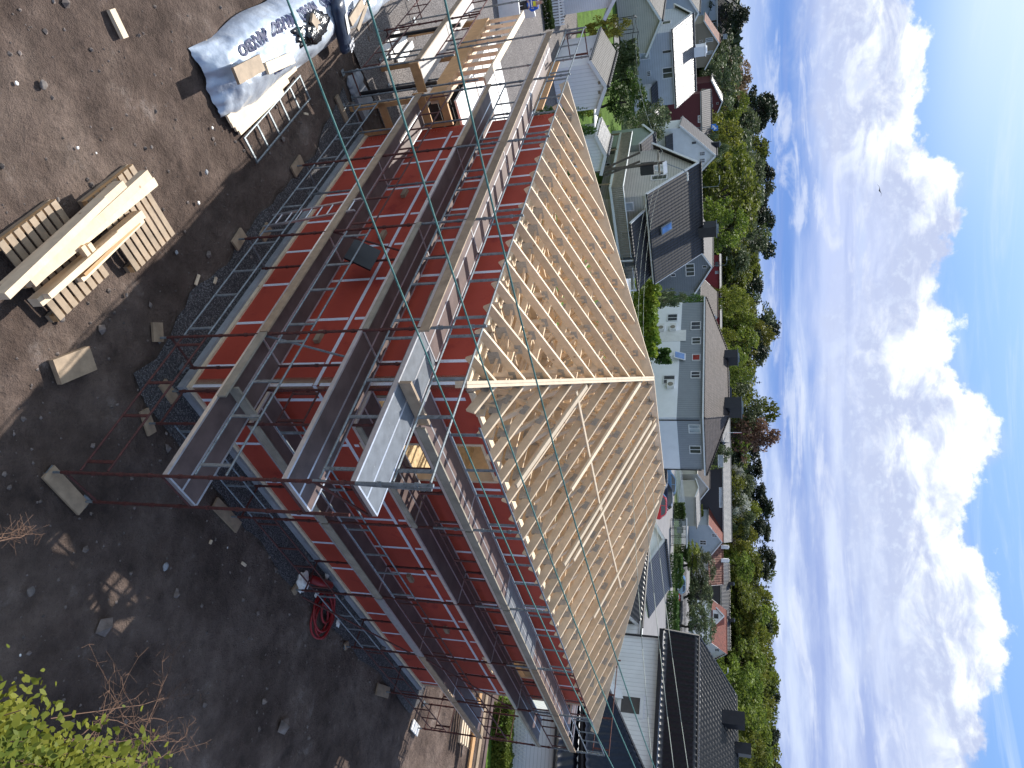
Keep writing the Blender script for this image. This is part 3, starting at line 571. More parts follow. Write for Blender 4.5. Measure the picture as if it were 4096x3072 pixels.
# wooden pads under the scaffold feet
def pad(px0, px1, w_, label, z=.03, th=.045, mat='woodold', name='plank_pad', group='wooden pads under the scaffold feet', cat='plank'):
    a_, b_ = G(*px0), G(*px1); d = (b_-a_).normalized(); up = V((0, 0, th/2+z)); return solo(MB().bar(a_+up, b_+up, w_, th), name, M[mat], label, cat, group)
pad((180, 1885), (322, 2035), .24, 'long weathered plank under both feet of the foremost scaffold frame')
pad((618, 1290), (622, 1368), .22, 'pale plank pad under the third scaffold foot from the near corner, left side')
pad((640, 1530), (690, 1602), .2, 'split plank pad next to the near corner of the red house'); pad((565, 1640), (598, 1735), .18, 'narrow plank pad lying out in the shadow beside the near corner')
pad((930, 985), (965, 930), .24, 'pale square pad where the ladder and scaffold foot meet, left wall'); pad((1040, 955), (1068, 905), .22, 'darker wooden block pad right behind the foot of the aluminium ladder')
pad((1165, 690), (1200, 640), .26, 'pale pad under the scaffold foot below the left wall'); pad((1338, 385), (1380, 485), .2, 'long plank pad lying by the concrete slab')
pad((850, 2010), (945, 2110), .24, 'grey plank under the first scaffold foot of the right wall'); pad((1165, 2370), (1180, 2345), .18, 'small block pad beside the coiled red hose')
pad((1372, 2588), (1385, 2574), .18, 'small block pad under the third scaffold foot of the right wall'); pad((1500, 2755), (1548, 2770), .3, 'pale square pad under the fourth scaffold foot of the right wall')
pad((1642, 2895), (1667, 2925), .3, 'pale board pad on the sunlit dirt at the right', mat='whiteb')
pad((205, 1490), (350, 1432), .38, 'thick pale board half in shadow on open dirt', th=.09, mat='woodold', name='board', group=None, cat='board'); pad((430, 40), (486, 155), .13, 'single short beam on open dirt far from the stacks', th=.07, mat='wood2', name='beam', group=None, cat='beam')
pad((822, 165), (808, 205), .06, 'small wood offcut near the silver tarp', th=.02, mat='wood2', name='offcut', group=None, cat='offcut')
for p_ in ((775, 1140, 788, 1100), (850, 1135, 857, 1110), (838, 2160, 832, 2175), (960, 2250, 975, 2262), (1280, 760, 1290, 780), (1210, 455, 1225, 458)):
    pad(p_[:2], p_[2:], .05, 'tiny wood offcut lying on the ground', th=.03, mat='wood2', name='offcut', group='tiny wood offcuts', cat='offcut')
# ================================================================ things on the site
Z = V((0, 0, 1))
# timber stack on pallets
def frame_dir(p, q): d = (q-p); d.z = 0; return d.normalized()
TD0 = frame_dir(G(0, 1190), G(600, 690)); TX = V((TD0.y, -TD0.x, 0))           # along the beams / to the right of them
def pallet(c, label, nb=8, w_=1.2, l_=1.3):
    t = thing('pallet', label, 'pallet', c, 'slatted wooden pallets under the beams')
    for k in range(nb): MB().box(c+TD0*((k+.5)/nb-.5)*w_+Z*.19, (w_/nb*.72, l_, .022), (TD0, TX, Z)).build('top_slat', M['woodold'], t)
    for j in (-.5, 0, .5): MB().box(c+TX*j*(l_-.1)+Z*.13, (w_, .1, .09), (TD0, TX, Z)).build('bearer', M['glulam'], t); MB().box(c+TX*j*(l_-.1)+Z*.045, (w_, .12, .07), (TD0, TX, Z)).build('bottom_board', M['woodold'], t)
def onp(px, py, z): return G(px, py, z)
pc1 = G(560, 905, .2); pc1.z = 0; pallet(pc1+TX*-.15, 'slatted pallet under the far end of the stacked beams'); pc2 = G(285, 1110, .2); pc2.z = 0; pallet(pc2-TX*.3, 'slatted pallet under the near end of the stacked beams')
# beams: (pixel of near end top, pixel of far end top, height of top, width, depth)
for i, (p, q, z, w_, h_, mat, lb) in enumerate([
    ((30, 1185), (430, 800), .75, .14, .22, 'wood2', 'long beam lying furthest left on the stack'), ((45, 1150), (500, 735), .62, .16, .2, 'wood', 'weathered beam half hidden at the left of the stack'),
    ((130, 1130), (600, 695), .62, .2, .16, 'wood2', 'broad pale beam with the farthest reaching end'), ((155, 1105), (625, 725), .45, .2, .2, 'wood2', 'pale beam right of the broadest one'),
    ((160, 1210), (575, 855), .42, .18, .18, 'wood2', 'beam with a notched end on the right of the stack'), ((200, 1185), (480, 935), .55, .12, .12, 'wood2', 'short beam laid on top at the near right'),
    ((340, 1100), (560, 890), .36, .07, .2, 'glulam', 'thin orange brown board standing on edge in the stack'), ((330, 1120), (575, 880), .30, .1, .1, 'wood2', 'rightmost short beam of the stack')]):
    a_, b_ = G(*p, z), G(*q, z); solo(MB().bar(a_-Z*h_/2, b_-Z*h_/2, w_*.72, h_), 'beam', M[mat], lb, 'beam', 'beams stacked on the pallets')
for k, (x_, y_) in enumerate([(350, 1010), (375, 1000)]): 
    a_ = G(x_, y_, .52); solo(MB().box(a_-Z*.05, (.22, .08, .1), (TX, TD0, Z)), 'offcut', M['wood2'], 'short offcut lying across the beams, '+('the left one' if k == 0 else 'the right one'), 'offcut', 'offcuts on the beam stack')
# silver tarp over long pile
t0, t1 = G(850, 395), G(1530, -60); t0.z = t1.z = 0; td = (t1-t0).normalized(); tx = V((td.y, -td.x, 0)); tl = 11.5; t0 = t0-tx*.25-td*.05
def tarph(s, r):        # s along 0..tl, r across -1..1
    e = min(1, (s/.45)**.6 if s > 0 else 0)*min(1, (tl-s)/.5); prof = max(0, 1-abs(r)**2.6)**.75
    q = V((s*1.1, r*1.6, 2)); wr = NZ.noise(q)*.12+(NZ.ridged_multi_fractal(V((s*1.6, r*1.7, 0)), 1, 2, 3, 1, 2)-.7)*.035+abs(NZ.noise(V((s*3.7, r*5, 5))))*.035
    return max(.02, (.55+.12*NZ.noise(V((s*.7, r, 7))))*prof*(.04+.96*e)+wr*(1 if prof > .05 else .3))
def tarpx(s, r): wv = .64+.14*NZ.noise(V((s*.6, r, 4)))+(.1*min(1, s/1.2)); return t0+td*(s+.12*NZ.noise(V((r*3, s, 1))))+tx*(r*wv-.04)
mb = MB(); ns, nr = 260, 48
for i in range(ns+1):
    for j in range(nr+1):
        s, r = tl*i/ns, -1+2*j/nr; q = tarpx(s, r); q.z = tarph(s, r) if 0 < j < nr else .02; mb.v.append(q)
for i in range(ns):
    for j in range(nr): a = i*(nr+1)+j; mb.f.append((a, a+1, a+nr+2, a+nr+1))
TARP = thing('tarp_covered_pile', 'long timber pile wrapped in crinkled silver tarpaulin with navy lettering', 'tarp', t0)
mb.build('tarpaulin', M['tarp'], TARP, True, False)
def lettering(txt, parent, size, place, mat, name='lettering'):
    """text as a mesh; place(u, v) -> world point"""
    cu = bpy.data.curves.new('t', 'FONT'); cu.body = txt; cu.size = size; cu.align_x = 'CENTER'; cu.align_y = 'CENTER'; cu.resolution_u = 3; cu.offset = size*.035
    to = bpy.data.objects.new('t', cu); C.objects.link(to); dg = bpy.context.evaluated_depsgraph_get(); dg.update(); me = bpy.data.meshes.new_from_object(to.evaluated_get(dg)); bpy.data.objects.remove(to)
    bm = bmesh.new(); bm.from_mesh(me); bmesh.ops.triangulate(bm, faces=bm.faces)
    for _ in range(2): bmesh.ops.subdivide_edges(bm, edges=[e for e in bm.edges if e.calc_length() > size*.22], cuts=1); bmesh.ops.triangulate(bm, faces=bm.faces)
    org = ORG.get(parent.name, V((0, 0, 0))) if parent else V((0, 0, 0))
    for v in bm.verts: v.co = place(v.co.x, v.co.y)-org
    me2 = bpy.data.meshes.new(name); bm.to_mesh(me2); bm.free(); me2.materials.append(mat); o = bpy.data.objects.new(name, me2); C.objects.link(o)
    if parent: o.parent = parent
    ORG[o.name] = org; return o
for s_, r_, sz in [(1.35, -.42, .24), (2.55, -.42, .24), (3.75, -.42, .24), (4.95, -.42, .24), (1.9, .42, .2), (6.2, -.42, .24), (7.4, -.42, .24), (5.6, .35, .22)]:
    def pl(u, v, s_=s_, r_=r_):
        s = s_-u; r = r_+v/.6; q = tarpx(s, r); q.z = tarph(s, r)+.022; return q
    lettering('MAXBO', TARP, sz*1.12, pl, M['ink'])
# planks sticking out and lying on the tarp
for i, (p, q, z, w_, th, lb) in enumerate([((912, 478), (1300, 130), .12, .14, .05, 'outermost plank along the right edge of the tarp'), ((925, 500), (1180, 270), .1, .12, .05, 'second plank along the right edge of the tarp'), ((940, 515), (1150, 320), .08, .12, .05, 'third plank along the right edge of the tarp'), ((955, 530), (1130, 365), .06, .12, .05, 'lowest plank along the right edge of the tarp'),
    ((942, 305), (1045, 250), .72, .3, .06, 'grey board weighing down the near end of the tarp'), ((1065, 275), (1170, 230), .66, .22, .06, 'pale board weighing down the right side of the tarp'), ((1245, 70), (1275, 110), .72, .24, .06, 'board in the black film fold on the tarp'), ((1400, 90), (1450, 10), .7, .2, .06, 'board weighing down the far part of the tarp'), ((1430, 120), (1480, -20), .6, .1, .04, 'thin lath on the far part of the tarp')]):
    a_, b_ = G(*p, z), G(*q, z); solo(MB().bar(a_, b_, w_, th), 'plank' if i < 4 else 'board', M['wood2' if i < 4 or i == 5 else 'woodold'], lb, 'plank' if i < 4 else 'board', 'planks and boards at the silver tarp')
def blob(c, rx, ry, rz_, mat, name, label, cat, seed=0, ax=None, amp=.25, sub=4, zc=0):
    bm = bmesh.new(); bmesh.ops.create_icosphere(bm, subdivisions=sub, radius=1); ax = ax or (V((1, 0, 0)), V((0, 1, 0)), Z)
    for v in bm.verts:
        k = 1+amp*NZ.noise(v.co*1.6+V((seed, 0, 0)))+amp*.5*NZ.noise(v.co*4+V((0, seed, 0))); v.co = ax[0]*v.co.x*rx*k+ax[1]*v.co.y*ry*k+Z*max(-zc if zc else -9, v.co.z*rz_*k)
    me = bpy.data.meshes.new(name); bm.to_mesh(me); bm.free(); me.materials.append(mat); me.polygons.foreach_set('use_smooth', [True]*len(me.polygons)); o = bpy.data.objects.new(name, me); C.objects.link(o); o.location = c; return tag(o, label, cat)
q = G(1250, 110, .6); blob(V((q.x, q.y, .58)), .7, .28, .14, M['blackfilm'], 'plastic_film', 'crumpled shiny black film lying on the silver tarp', 'plastic film', 4, (td, tx, Z), .6)
# navy wrapped bale hanging over the tarp
b0, b1 = G(1345, -10, .75), G(1385, 205, .35); bd_ = (b1-b0).normalized(); bt = thing('wrapped_bale', 'dark navy wrapped insulation bale lying across the tarp', 'bale', b0)
bx = bd_.cross(Z).normalized(); bz = bx.cross(bd_)
mb = MB()
for i in range(21):
    for j in range(16):
        s = i/20; an = 2*pi*j/16; k = 1+.12*NZ.noise(V((s*5, cos(an)*2, sin(an)*2))); e = min(1, (1-abs(2*s-1))*5+.35); mb.v.append(b0.lerp(b1, s)+(bx*cos(an)*.27+bz*sin(an)*.15)*k*e)
for i in range(20):
    for j in range(16): a = i*16+j; b = i*16+(j+1) % 16; mb.f.append((a, b, b+16, a+16))
mb.f.append(tuple(range(16))); mb.f.append(tuple(range(320, 336))); mb.build('wrapping', M['bluebag'], bt, True)
MB().box(b0.lerp(b1, .45)+bz*.165, (.5, .16, .004), (bd_, bx, bz)).build('paper_label', M['whiteb'], bt)
for tx_, dv in (('GENE', .06), ('M AS', -.08)): lettering(tx_, bt, .14, lambda u, v, dv=dv: b0.lerp(b1, .86)+bx*(-u if 0 else u)+bd_*(-(v+dv))+bz*.19, M['ink'] if 0 else M['paintred' if 0 else 'tape'])
# steel ladder-like frames lying on the ground
for (p, q, w_, lb) in [((990, 605), (1210, 350), .55, 'galvanised scaffold frame lying flat by the tarp, the longer one')]:
    a_, b_ = G(*p), G(*q); d = (b_-a_).normalized(); x = V((d.y, -d.x, 0)); l = (b_-a_).length; t = thing('ladder_section', lb, 'metal frame', a_)
    for s in (-.5, .5): MB().tube(a_+x*s*w_+Z*.07, b_+x*s*w_+Z*.07, .022).build('rail', M['galv'], t)
    for k in range(6): MB().bar(a_+d*(l*(k+.05)/5.1)-x*w_/2+Z*.07, a_+d*(l*(k+.05)/5.1)+x*w_/2+Z*.07, .045, .03).build('rung', M['galv'], t)
# aluminium ladder against the lowest walkway
la, lb_ = P(4.25, -.72, .1), P(4.05, -1.02, 2.45); t = thing('ladder', 'aluminium ladder leaning on the lowest walkway of the left wall', 'ladder', la); x = ua
for s in (-.21, .21): MB().bar(la+x*s, lb_+x*s, .03, .06).build('stile', M['alu'], t)
for k in range(1, 9): q = la.lerp(lb_, k/8.6); MB().tube(q-x*.21, q+x*.21, .016).build('rung', M['alu'], t)
# black dispenser board leaning on the second walkway
q = P(3.05, -.5, 2.72); t = thing('insulation_sheet', 'square black insulation panel leaning above the lowest walkway', 'panel', q-Z*.5)
MB().box(q, (.62, .04, .55), (ua, (vb-Z*.75).normalized(), (Z+vb*.75).normalized())).build('panel', M['black'], t)
# red hose coil, red roll, bits
hc = P(-.92, 7.0, 0); t = thing('hose', 'coil of red hose on the ground under the right scaffold', 'hose', hc)
mb = MB(); pts = []
for i in range(230):
    an = i/230*2*pi*5.4; r = .36+.09*sin(an*.37)+.04*sin(i*.13); c = hc+V((.15*sin(i*.021), .12*cos(i*.03), 0)); pts.append(c+V((cos(an)*r*1.15, sin(an)*r, .05+.012*(i/23)+.03*sin(an*1.3+1))))
n = 8
for i, p in enumerate(pts):
    d = (pts[min(i+1, 229)]-pts[max(i-1, 0)]).normalized(); x = d.cross(Z).normalized(); y = x.cross(d)
    for k in range(n): mb.v.append(p+(x*cos(2*pi*k/n)+y*sin(2*pi*k/n))*.027)
for i in range(229):
    for k in range(n): a = i*n+k; b = i*n+(k+1) % n; mb.f.append((a, b, b+n, a+n))
mb.build('tube', M['hose'], t, True)
solo(MB().tube(P(-.55, 5.95, .1), P(-.28, 6.75, .13), .1, 14), 'red_roll', M['hose'], 'thick red roll leaning by the coiled hose at the wall foot', 'roll', None, True)
q = P(-.75, 5.7, .1); blob(q, .25, .16, .1, M['whiteb'], 'paper_bag', 'crumpled white bag beside the red roll', 'bag', 3, None, .4)
for k, (x_, y_) in enumerate([(1278, 2330), (1260, 2375), (1345, 2492), (1300, 2300)]):
    q = G(x_, y_); blob(V((q.x, q.y, .05)), .09, .06, .05, M['whiteb'], 'litter', 'scrap of crumpled white paper by the red hose', 'litter', k*5, None, .5, 3)['group'] = 'white litter by the hose'
for k, (x_, y_, s_) in enumerate([(60, 335, .05), (305, 592, .045), (380, 613, .03), (845, 512, .05), (790, 812, .06), (370, 1040, .03), (75, 2620, .03), (905, 2190, .03)]):
    q = G(x_, y_); blob(V((q.x, q.y, .03)), s_*.6, s_*.5, s_*.2, M['whiteb'], 'litter', 'small white scrap on the bare dirt', 'litter', k*3, None, .5, 3)['group'] = 'white scraps on the dirt'
# concrete slab with black post, second post
qs = [G(1024+x/1.62, y/1.62) for x, y in [(610, 600), (670, 535), (735, 650), (690, 785)]]
solo(MB().prism([q+Z*.0 for q in qs], Z*.12), 'concrete_slab', M['conc'], 'pale concrete footing slab under the black post', 'slab')
def post(px, py, z0, z1, label): q = G(px, py, z0); return solo(MB().tube(q, V((q.x, q.y, z1)), .055, 12), 'steel_post', M['black'], label, 'post')
post(1440, 376, .12, 2.35, 'thick black steel post standing on the concrete slab'); post(1545, 150, .0, 2.35, 'thick black steel post nearest the silver tarp, under the timber annex')
# timber framed annex
AN = thing('timber_annex_frame', 'orange timber frame of the annex with glulam beam and upright studs', 'timber frame', P(9.5, -.8, 0))
MB().lbox(9.45, 14.7, -.86, -.72, 2.3, 2.72).build('beam', M['glulam'], AN); MB().lbox(9.45, 14.7, -.7, -.62, 2.3, 2.72).build('beam', M['wood'], AN)
for k in range(9): a = 10.3+k*.55; MB().lbox(a, a+.045, -.79, -.69, 2.72, 3.62+.01*k).build('stud', M['wood'], AN)
MB().bar(P(10.1, -.74, 3.64), P(14.9, -.74, 3.75), .2, .05).build('top_plate', M['wood2'], AN)
for z_ in (2.64, .95): MB().lbox(9.42, 9.5, -.84, -.02, z_-.1, z_+.1).build('cross_beam', M['glulam'], AN)
for b_ in (-.84, -.14): MB().lbox(9.42, 9.5, b_, b_+.12, 0, 2.54).build('post', M['glulam'], AN)
for a_ in (12, 14.6): MB().lbox(a_, a_+.14, -.86, -.72, 0, 2.3).build('post', M['glulam'], AN)
for k in range(6): MB().lbox(9.5, 14.7, -.6+k*.9, -.55+k*.9, 2.5, 2.7).build('joist', M['wood'], AN)
MB().lbox(9.5, 12.8, -.6, 4, 2.1, 2.12).build('dark_sheet', M['dark'], AN)  # near-black sheet inside the annex, below the joists
for k in range(5): MB().lbox(10+k*.95, 10.85+k*.95, -.4, 2.2, 2.72, 2.78).build('roof_sheet', M['whiteb'], AN)
# decking in front of the annex and white sheets
mb = MB()
for k in range(28): mb.lbox(11+k*.15, 11.13+k*.15, 1.2, 6.5, 2.0, 2.03)
solo(mb, 'terrace_deck', M['woodgrey'], 'greyish board terrace seen through the annex scaffold', 'terrace')
for k, (x_, y_) in enumerate([(1560, 165), (1585, 190), (1610, 215)]):
    q = G(x_, y_); solo(MB().box(q+Z*(.04+.03*k), (1.5, .2, .05), (ua, vb, Z)), 'white_board', M['whiteb'], 'white board lying on the gravel under the annex scaffold', 'board', 'white boards on the gravel')
# big sheets of white insulation by the worker
for k, (x_, y_, r_) in enumerate([(1990, 15, .4), (2045, 5, 1.1)]):
    q = G(x_, y_); solo(MB().box(q+Z*.5, (1.9, .12, .95), (V((cos(r_), sin(r_), 0)), V((-sin(r_), cos(r_), 0)), Z)), 'wrapped_sheet', M['whiteb'], 'white wrapped sheet pack standing on the yard, '+('nearest the scaffold' if k == 0 else 'beside the worker'), 'sheet pack')
# stack of timber, boards and hedge at the right end
RD = (G(1960, 2880)-G(1960, 3060)).normalized(); RD.z = 0
def rb(px0, px1, w_, z, th, mat, lb, nm='plank'):
    a_, b_ = G(*px0, z), G(*px1, z); return solo(MB().bar(a_, b_, w_, th), nm, M[mat], lb, nm, 'planks stacked on the right side of the site')
for k in range(6): rb((1838+k*9, 2970+k*6), (1860+k*9, 2790), .14, .3, .1, 'wood2', 'pale plank in the short bundle on the sunlit dirt, '+['outermost', 'second', 'third', 'fourth', 'fifth', 'innermost'][k]+' from the left')
for k, (m_, lb) in enumerate([('glulam', 'long brown beam beside the pale plank bundle'), ('woodold', 'long grey board behind the brown beam'), ('ply', 'long dark film faced board nearest the hedge')]): rb((1865+k*28, 3150), (1925+k*26, 2750), .32, .45-.1*k, .06, m_, lb)
hx = [G(1960, 2800), G(1950, 3120)]
def leafbox(p, q, w_, h, n, size, mat, name, label, cat, group=None, seed=1, z0=0, kind=None):
    rs = random.Random(seed); mb = MB(); p, q = V(p), V(q); d = (q-p); l = d.length; d.normalize(); x = V((d.y, -d.x, 0)).normalized()
    for _ in range(n):
        s, r, t_ = rs.uniform(0, l), rs.uniform(-1, 1), rs.random()
        if rs.random() < .6: t_ = 1-abs(rs.gauss(0, .12))
        elif rs.random() < .7: r = math.copysign(1-abs(rs.gauss(0, .12)), r)
        bul = 1+.18*NZ.noise(V((s*1.3, seed, 0)))+.1*NZ.noise(V((s*4, seed, r)))
        c = p+d*s+x*(r*w_/2*bul)+Z*(z0+t_*h*bul); a = V((rs.gauss(0, 1), rs.gauss(0, 1), rs.gauss(0, 1))).normalized(); b = a.cross(V((rs.gauss(0, 1), rs.gauss(0, 1), rs.gauss(0, 1)))).normalized(); k = size*rs.uniform(.6, 1.3)
        mb.poly([c-a*k-b*k*.5, c+a*k-b*k*.5, c+a*k+b*k*.5, c-a*k+b*k*.5])
    org = (p+q)/2; org.z = p.z; mb.v = [v-org for v in mb.v]; o = mb.build(name, mat, None, False, False); o.location = org; tag(o, label, cat, group, kind); return o
leafbox(G(1985, 2790), G(1970, 3150), 1.0, .7, 6000, .055, M['leafA'], 'hedge', 'low green hedge with yellow flowers at the right end of the site', 'hedge', None, 5)
# ================================================================ near bush at the bottom left, twigs
rs = random.Random(11)
BUSH = thing('bush', 'leafy yellow green bush with long bare stems right below the camera', 'bush', V((3.2, 3.4, 0)))
lf = MB(); st = MB()
for k in range(46):
    base = V((3.2+rs.gauss(0, .5), 3.2+rs.gauss(0, .4), 0)); tx_, ty_ = rs.uniform(-60, 610), rs.uniform(2780, 3350)
    if ty_ < 2830+.5*max(0, tx_-150): ty_ += 260
    tip = G(tx_, ty_, rs.uniform(2.2, 3.6)); mid = base.lerp(tip, .5)+V((rs.gauss(0, .15), rs.gauss(0, .15), .5)); pp = []
    for i in range(9): u = i/8; pp.append(base*(1-u)**2+mid*2*u*(1-u)+tip*u*u)
    for i in range(8): st.tube(pp[i], pp[i+1], .010*(1-i/9)+.003, 5)
    for i in range(190):
        u = 1-abs(rs.gauss(0, .22)); u = max(.35, min(1.03, u)); c = base*(1-u)**2+mid*2*u*(1-u)+tip*u*u+V((rs.gauss(0, .17), rs.gauss(0, .17), rs.gauss(0, .14))); sz = rs.uniform(.018, .042)
        nrm_ = (Z*1.1+V((rs.gauss(0, .5), rs.gauss(0, .5), 0))).normalized(); a = nrm_.cross(V((rs.gauss(0, 1), rs.gauss(0, 1), .1))).normalized(); b = nrm_.cross(a)
        lf.poly([c-a*sz*1.3, c-a*sz*.5-b*sz*.75, c+a*sz*.4-b*sz*.65, c+a*sz*1.5, c+a*sz*.4+b*sz*.65, c-a*sz*.5+b*sz*.75])
lf.build('leaves', M['bushleaf'], BUSH, False, False); st.build('stems', M['twig'], BUSH)
def twigs(n, f, label, seed, zr=(.9, 2.0)):
    rs = random.Random(seed); mb = MB()
    for _ in range(n):
        p, q = f(rs); a_, b_ = G(*p, rs.uniform(*zr)), G(*q, rs.uniform(*zr)); prev = a_
        for i in range(1, 9):
            c = a_.lerp(b_, i/8)+V((rs.gauss(0, .02), rs.gauss(0, .02), rs.gauss(0, .02))); mb.tube(prev, c, .0055*(1.1-i/9)+.0015, 5); 
            if i > 2:
                for _k in range(3):
                    e = c+V((rs.gauss(0, .09), rs.gauss(0, .09), rs.gauss(0, .05))); mb.tube(c, e, .0025, 4)
            prev = c
    return solo(mb, 'dry_stems', M['twig'], label, 'twigs')
twigs(22, lambda r: ((r.uniform(150, 700), r.uniform(2850, 3200)), (r.uniform(350, 860), r.uniform(2560, 2990))), 'bare reddish dry stems reaching up beside the green bush', 5)
twigs(4, lambda r: ((r.uniform(-80, -30), r.uniform(2130, 2180)), (r.uniform(60, 180), r.uniform(2080, 2130))), 'bare reddish twig tips entering from the picture edge', 9, (1.5, 2))
# ================================================================ overhead wires near the camera
def wire(p, q, r, sag, label, mat='rope', name='overhead_cable', group='cables strung over the house', n=28):
    mb = MB(); prev = None
    for i in range(n+1): u = i/n; c = p.lerp(q, u)-Z*(4*sag*u*(1-u)); prev is not None and mb.tube(prev, c, r, 6); prev = c
    return solo(mb, name, M[mat], label, 'cable', group, True)
for (p, q, lb) in [((1100, -130), (2510, 3180), 'green cable crossing lowest over the red walls'), ((1430, -130), (2590, 3180), 'green cable crossing between the two others'), ((1750, -130), (2660, 3180), 'green cable crossing highest over the rafters')]:
    a_, b_ = D(*p, 3.6), D(*q, 9.0); wire(a_, b_, .0062, .12, lb)
# ================================================================ houses of the neighbourhood
class House:
    def __init__(s, name, label, cx, cy, yaw, l, w_, he, hr, zb, wallm, roofm, trim='white', hip=0, ov=.45, cat='house', rt=.12, endov=None, group=None, gutter=True):
        s.c = V((cx, cy, 0)); a = R_(yaw); s.d = V((cos(a), sin(a), 0)); s.n = V((-sin(a), cos(a), 0)); s.l, s.w, s.he, s.hr, s.zb, s.ov = l, w_, he, hr, zb, ov
        s.eo = ov if endov is None else endov
        s.t = thing(name, label, cat, V((cx, cy, zb)), group); s.trim = trim; s.hip = hip
        hl, hw = l/2-s.eo, w_/2-ov; s.hl, s.hw = hl, hw; sl = (hr-he)/(w_/2); s.sl = sl; ze = he+sl*ov-rt; zp = hr-rt
        mb = MB()
        Q = s.Q
        if hip: mb.prism([Q(-hl, -hw, zb-.6), Q(hl, -hw, zb-.6), Q(hl, hw, zb-.6), Q(-hl, hw, zb-.6)], Z*(ze-zb+.6))
        else: mb.prism([Q(-hl, -hw, zb-.6), Q(-hl, hw, zb-.6), Q(-hl, hw, ze), Q(-hl, 0, zp), Q(-hl, -hw, ze)], s.d*(2*hl))
        mb.build('wall', M[wallm] if isinstance(wallm, str) else wallm, s.t)
        L2, W2 = l/2, w_/2
        if hip:
            rl = L2-W2; P_ = [Q(-L2, -W2, he), Q(L2, -W2, he), Q(L2, W2, he), Q(-L2, W2, he)]; r0, r1 = Q(-rl, 0, hr), Q(rl, 0, hr); dn = Z*-.1
            mb = MB().poly([P_[0], P_[1], r1, r0]).poly([P_[1], P_[2], r1]).poly([P_[2], P_[3], r0, r1]).poly([P_[3], P_[0], r0]).poly([p+dn for p in reversed(P_)])
            for i in range(4): mb.poly([P_[i]+dn, P_[(i+1) % 4]+dn, P_[(i+1) % 4], P_[i]])
            s.roof = mb.build('roof', M[roofm], s.t)
            cp = MB(); 
            for p, q in ((P_[0], r0), (P_[1], r1), (P_[2], r1), (P_[3], r0), (r0, r1)): cp.tube(p+Z*.03, q+Z*.03, .09, 6)
            cp.build('ridge_cap', M[roofm], s.roof)
            fb = MB()
            for i in range(4): fb.bar(P_[i]+Z*-.16, P_[(i+1) % 4]+Z*-.16, .03, .16)
            fb.build('fascia_board', M[trim], s.t)
        else:
            for sg, nm in ((-1, 'roof'), (1, 'roof')):
                nn = (Z+s.n*sg*sl).normalized(); a_ = [Q(-L2, sg*W2, he), Q(L2, sg*W2, he), Q(L2, 0, hr), Q(-L2, 0, hr)]; o = MB().prism(a_, -nn*.06).build('roof', M[roofm], s.t)
                if sg < 0: s.roof = o; MB().tube(Q(-L2, 0, hr+.02), Q(L2, 0, hr+.02), .09, 8).build('ridge_cap', M[roofm], o)
                for e in (-1, 1): MB().bar(Q(e*(L2-.02), sg*(W2+.02), he-.13), Q(e*(L2-.02), 0, hr-.13), .05, .2, nn).build('barge_board', M[trim], s.t)
                if gutter: MB().tube(Q(-L2, sg*(W2+.06), he-.06), Q(L2, sg*(W2+.06), he-.06), .06, 6).build('gutter', M['black'], s.t)
                MB().bar(Q(-L2+.05, sg*(W2-.02), he-.14), Q(L2-.05, sg*(W2-.02), he-.14), .03, .14).build('fascia_board', M[trim], s.t)
    def Q(s, x, y, z): return s.c+s.d*x+s.n*y+Z*z
    def face(s, f):
        """origin on the wall plane, outward normal, horizontal tangent"""
        if f == 'A': return s.Q(0, -s.hw, 0), -s.n, s.d
        if f == 'B': return s.Q(0, s.hw, 0), s.n, -s.d
        if f == '0': return s.Q(-s.hl, 0, 0), -s.d, -s.n
        return s.Q(s.hl, 0, 0), s.d, s.n
    def win(s, f, px0, py0, px1, py1, mull=1, gl='glass', tr=None, name='window', rows=1, depth=.05):
        o, nn, tt = s.face(f); a_, b_ = HP(px0, (py0+py1)/2, o, nn), HP(px1, (py0+py1)/2, o, nn); z0, z1 = a_.z, b_.z
        c0, c1 = HP((px0+px1)/2, py0, o, nn), HP((px0+px1)/2, py1, o, nn); u0, u1 = sorted(((c0-o).dot(tt), (c1-o).dot(tt))); s.winuz(f, u0, u1, z0, z1, mull, gl, tr, name, rows)
    def winuz(s, f, u0, u1, z0, z1, mull=1, gl='glass', tr=None, name='window', rows=1):
        o, nn, tt = s.face(f); o = V((o.x, o.y, 0)); w_, h_ = u1-u0, z1-z0
        if w_ < .1 or h_ < .1: return
        k = min(.09, w_*.12); mb = MB(); X = lambda u, z, off=0: o+tt*u+nn*off+Z*z
        for ua_, ub_ in ((u0-k, u0), (u1, u1+k)): mb.box(X((ua_+ub_)/2, (z0+z1)/2, .03), (ub_-ua_, .09, h_+2*k), (tt, nn, Z))
        for za, zb in ((z0-k, z0), (z1, z1+k)): mb.box(X((u0+u1)/2, (za+zb)/2, .031), (w_, .09, zb-za), (tt, nn, Z))
        mu = MB()
        for i in range(1, mull+0): mu.box(X(u0+w_*i/mull, (z0+z1)/2, .02), (k*.7, .06, h_), (tt, nn, Z))
        for i in range(1, rows): mu.box(X((u0+u1)/2, z0+h_*i/rows, .021), (w_, .05, k*.5), (tt, nn, Z))
        fr = mb.build(name, M[tr or s.trim], s.t); MB().box(X((u0+u1)/2, (z0+z1)/2, .006), (w_, .012, h_), (tt, nn, Z)).build('pane', M[gl], fr)
        if mu.v: mu.build('glazing_bar', M[tr or s.trim], fr)
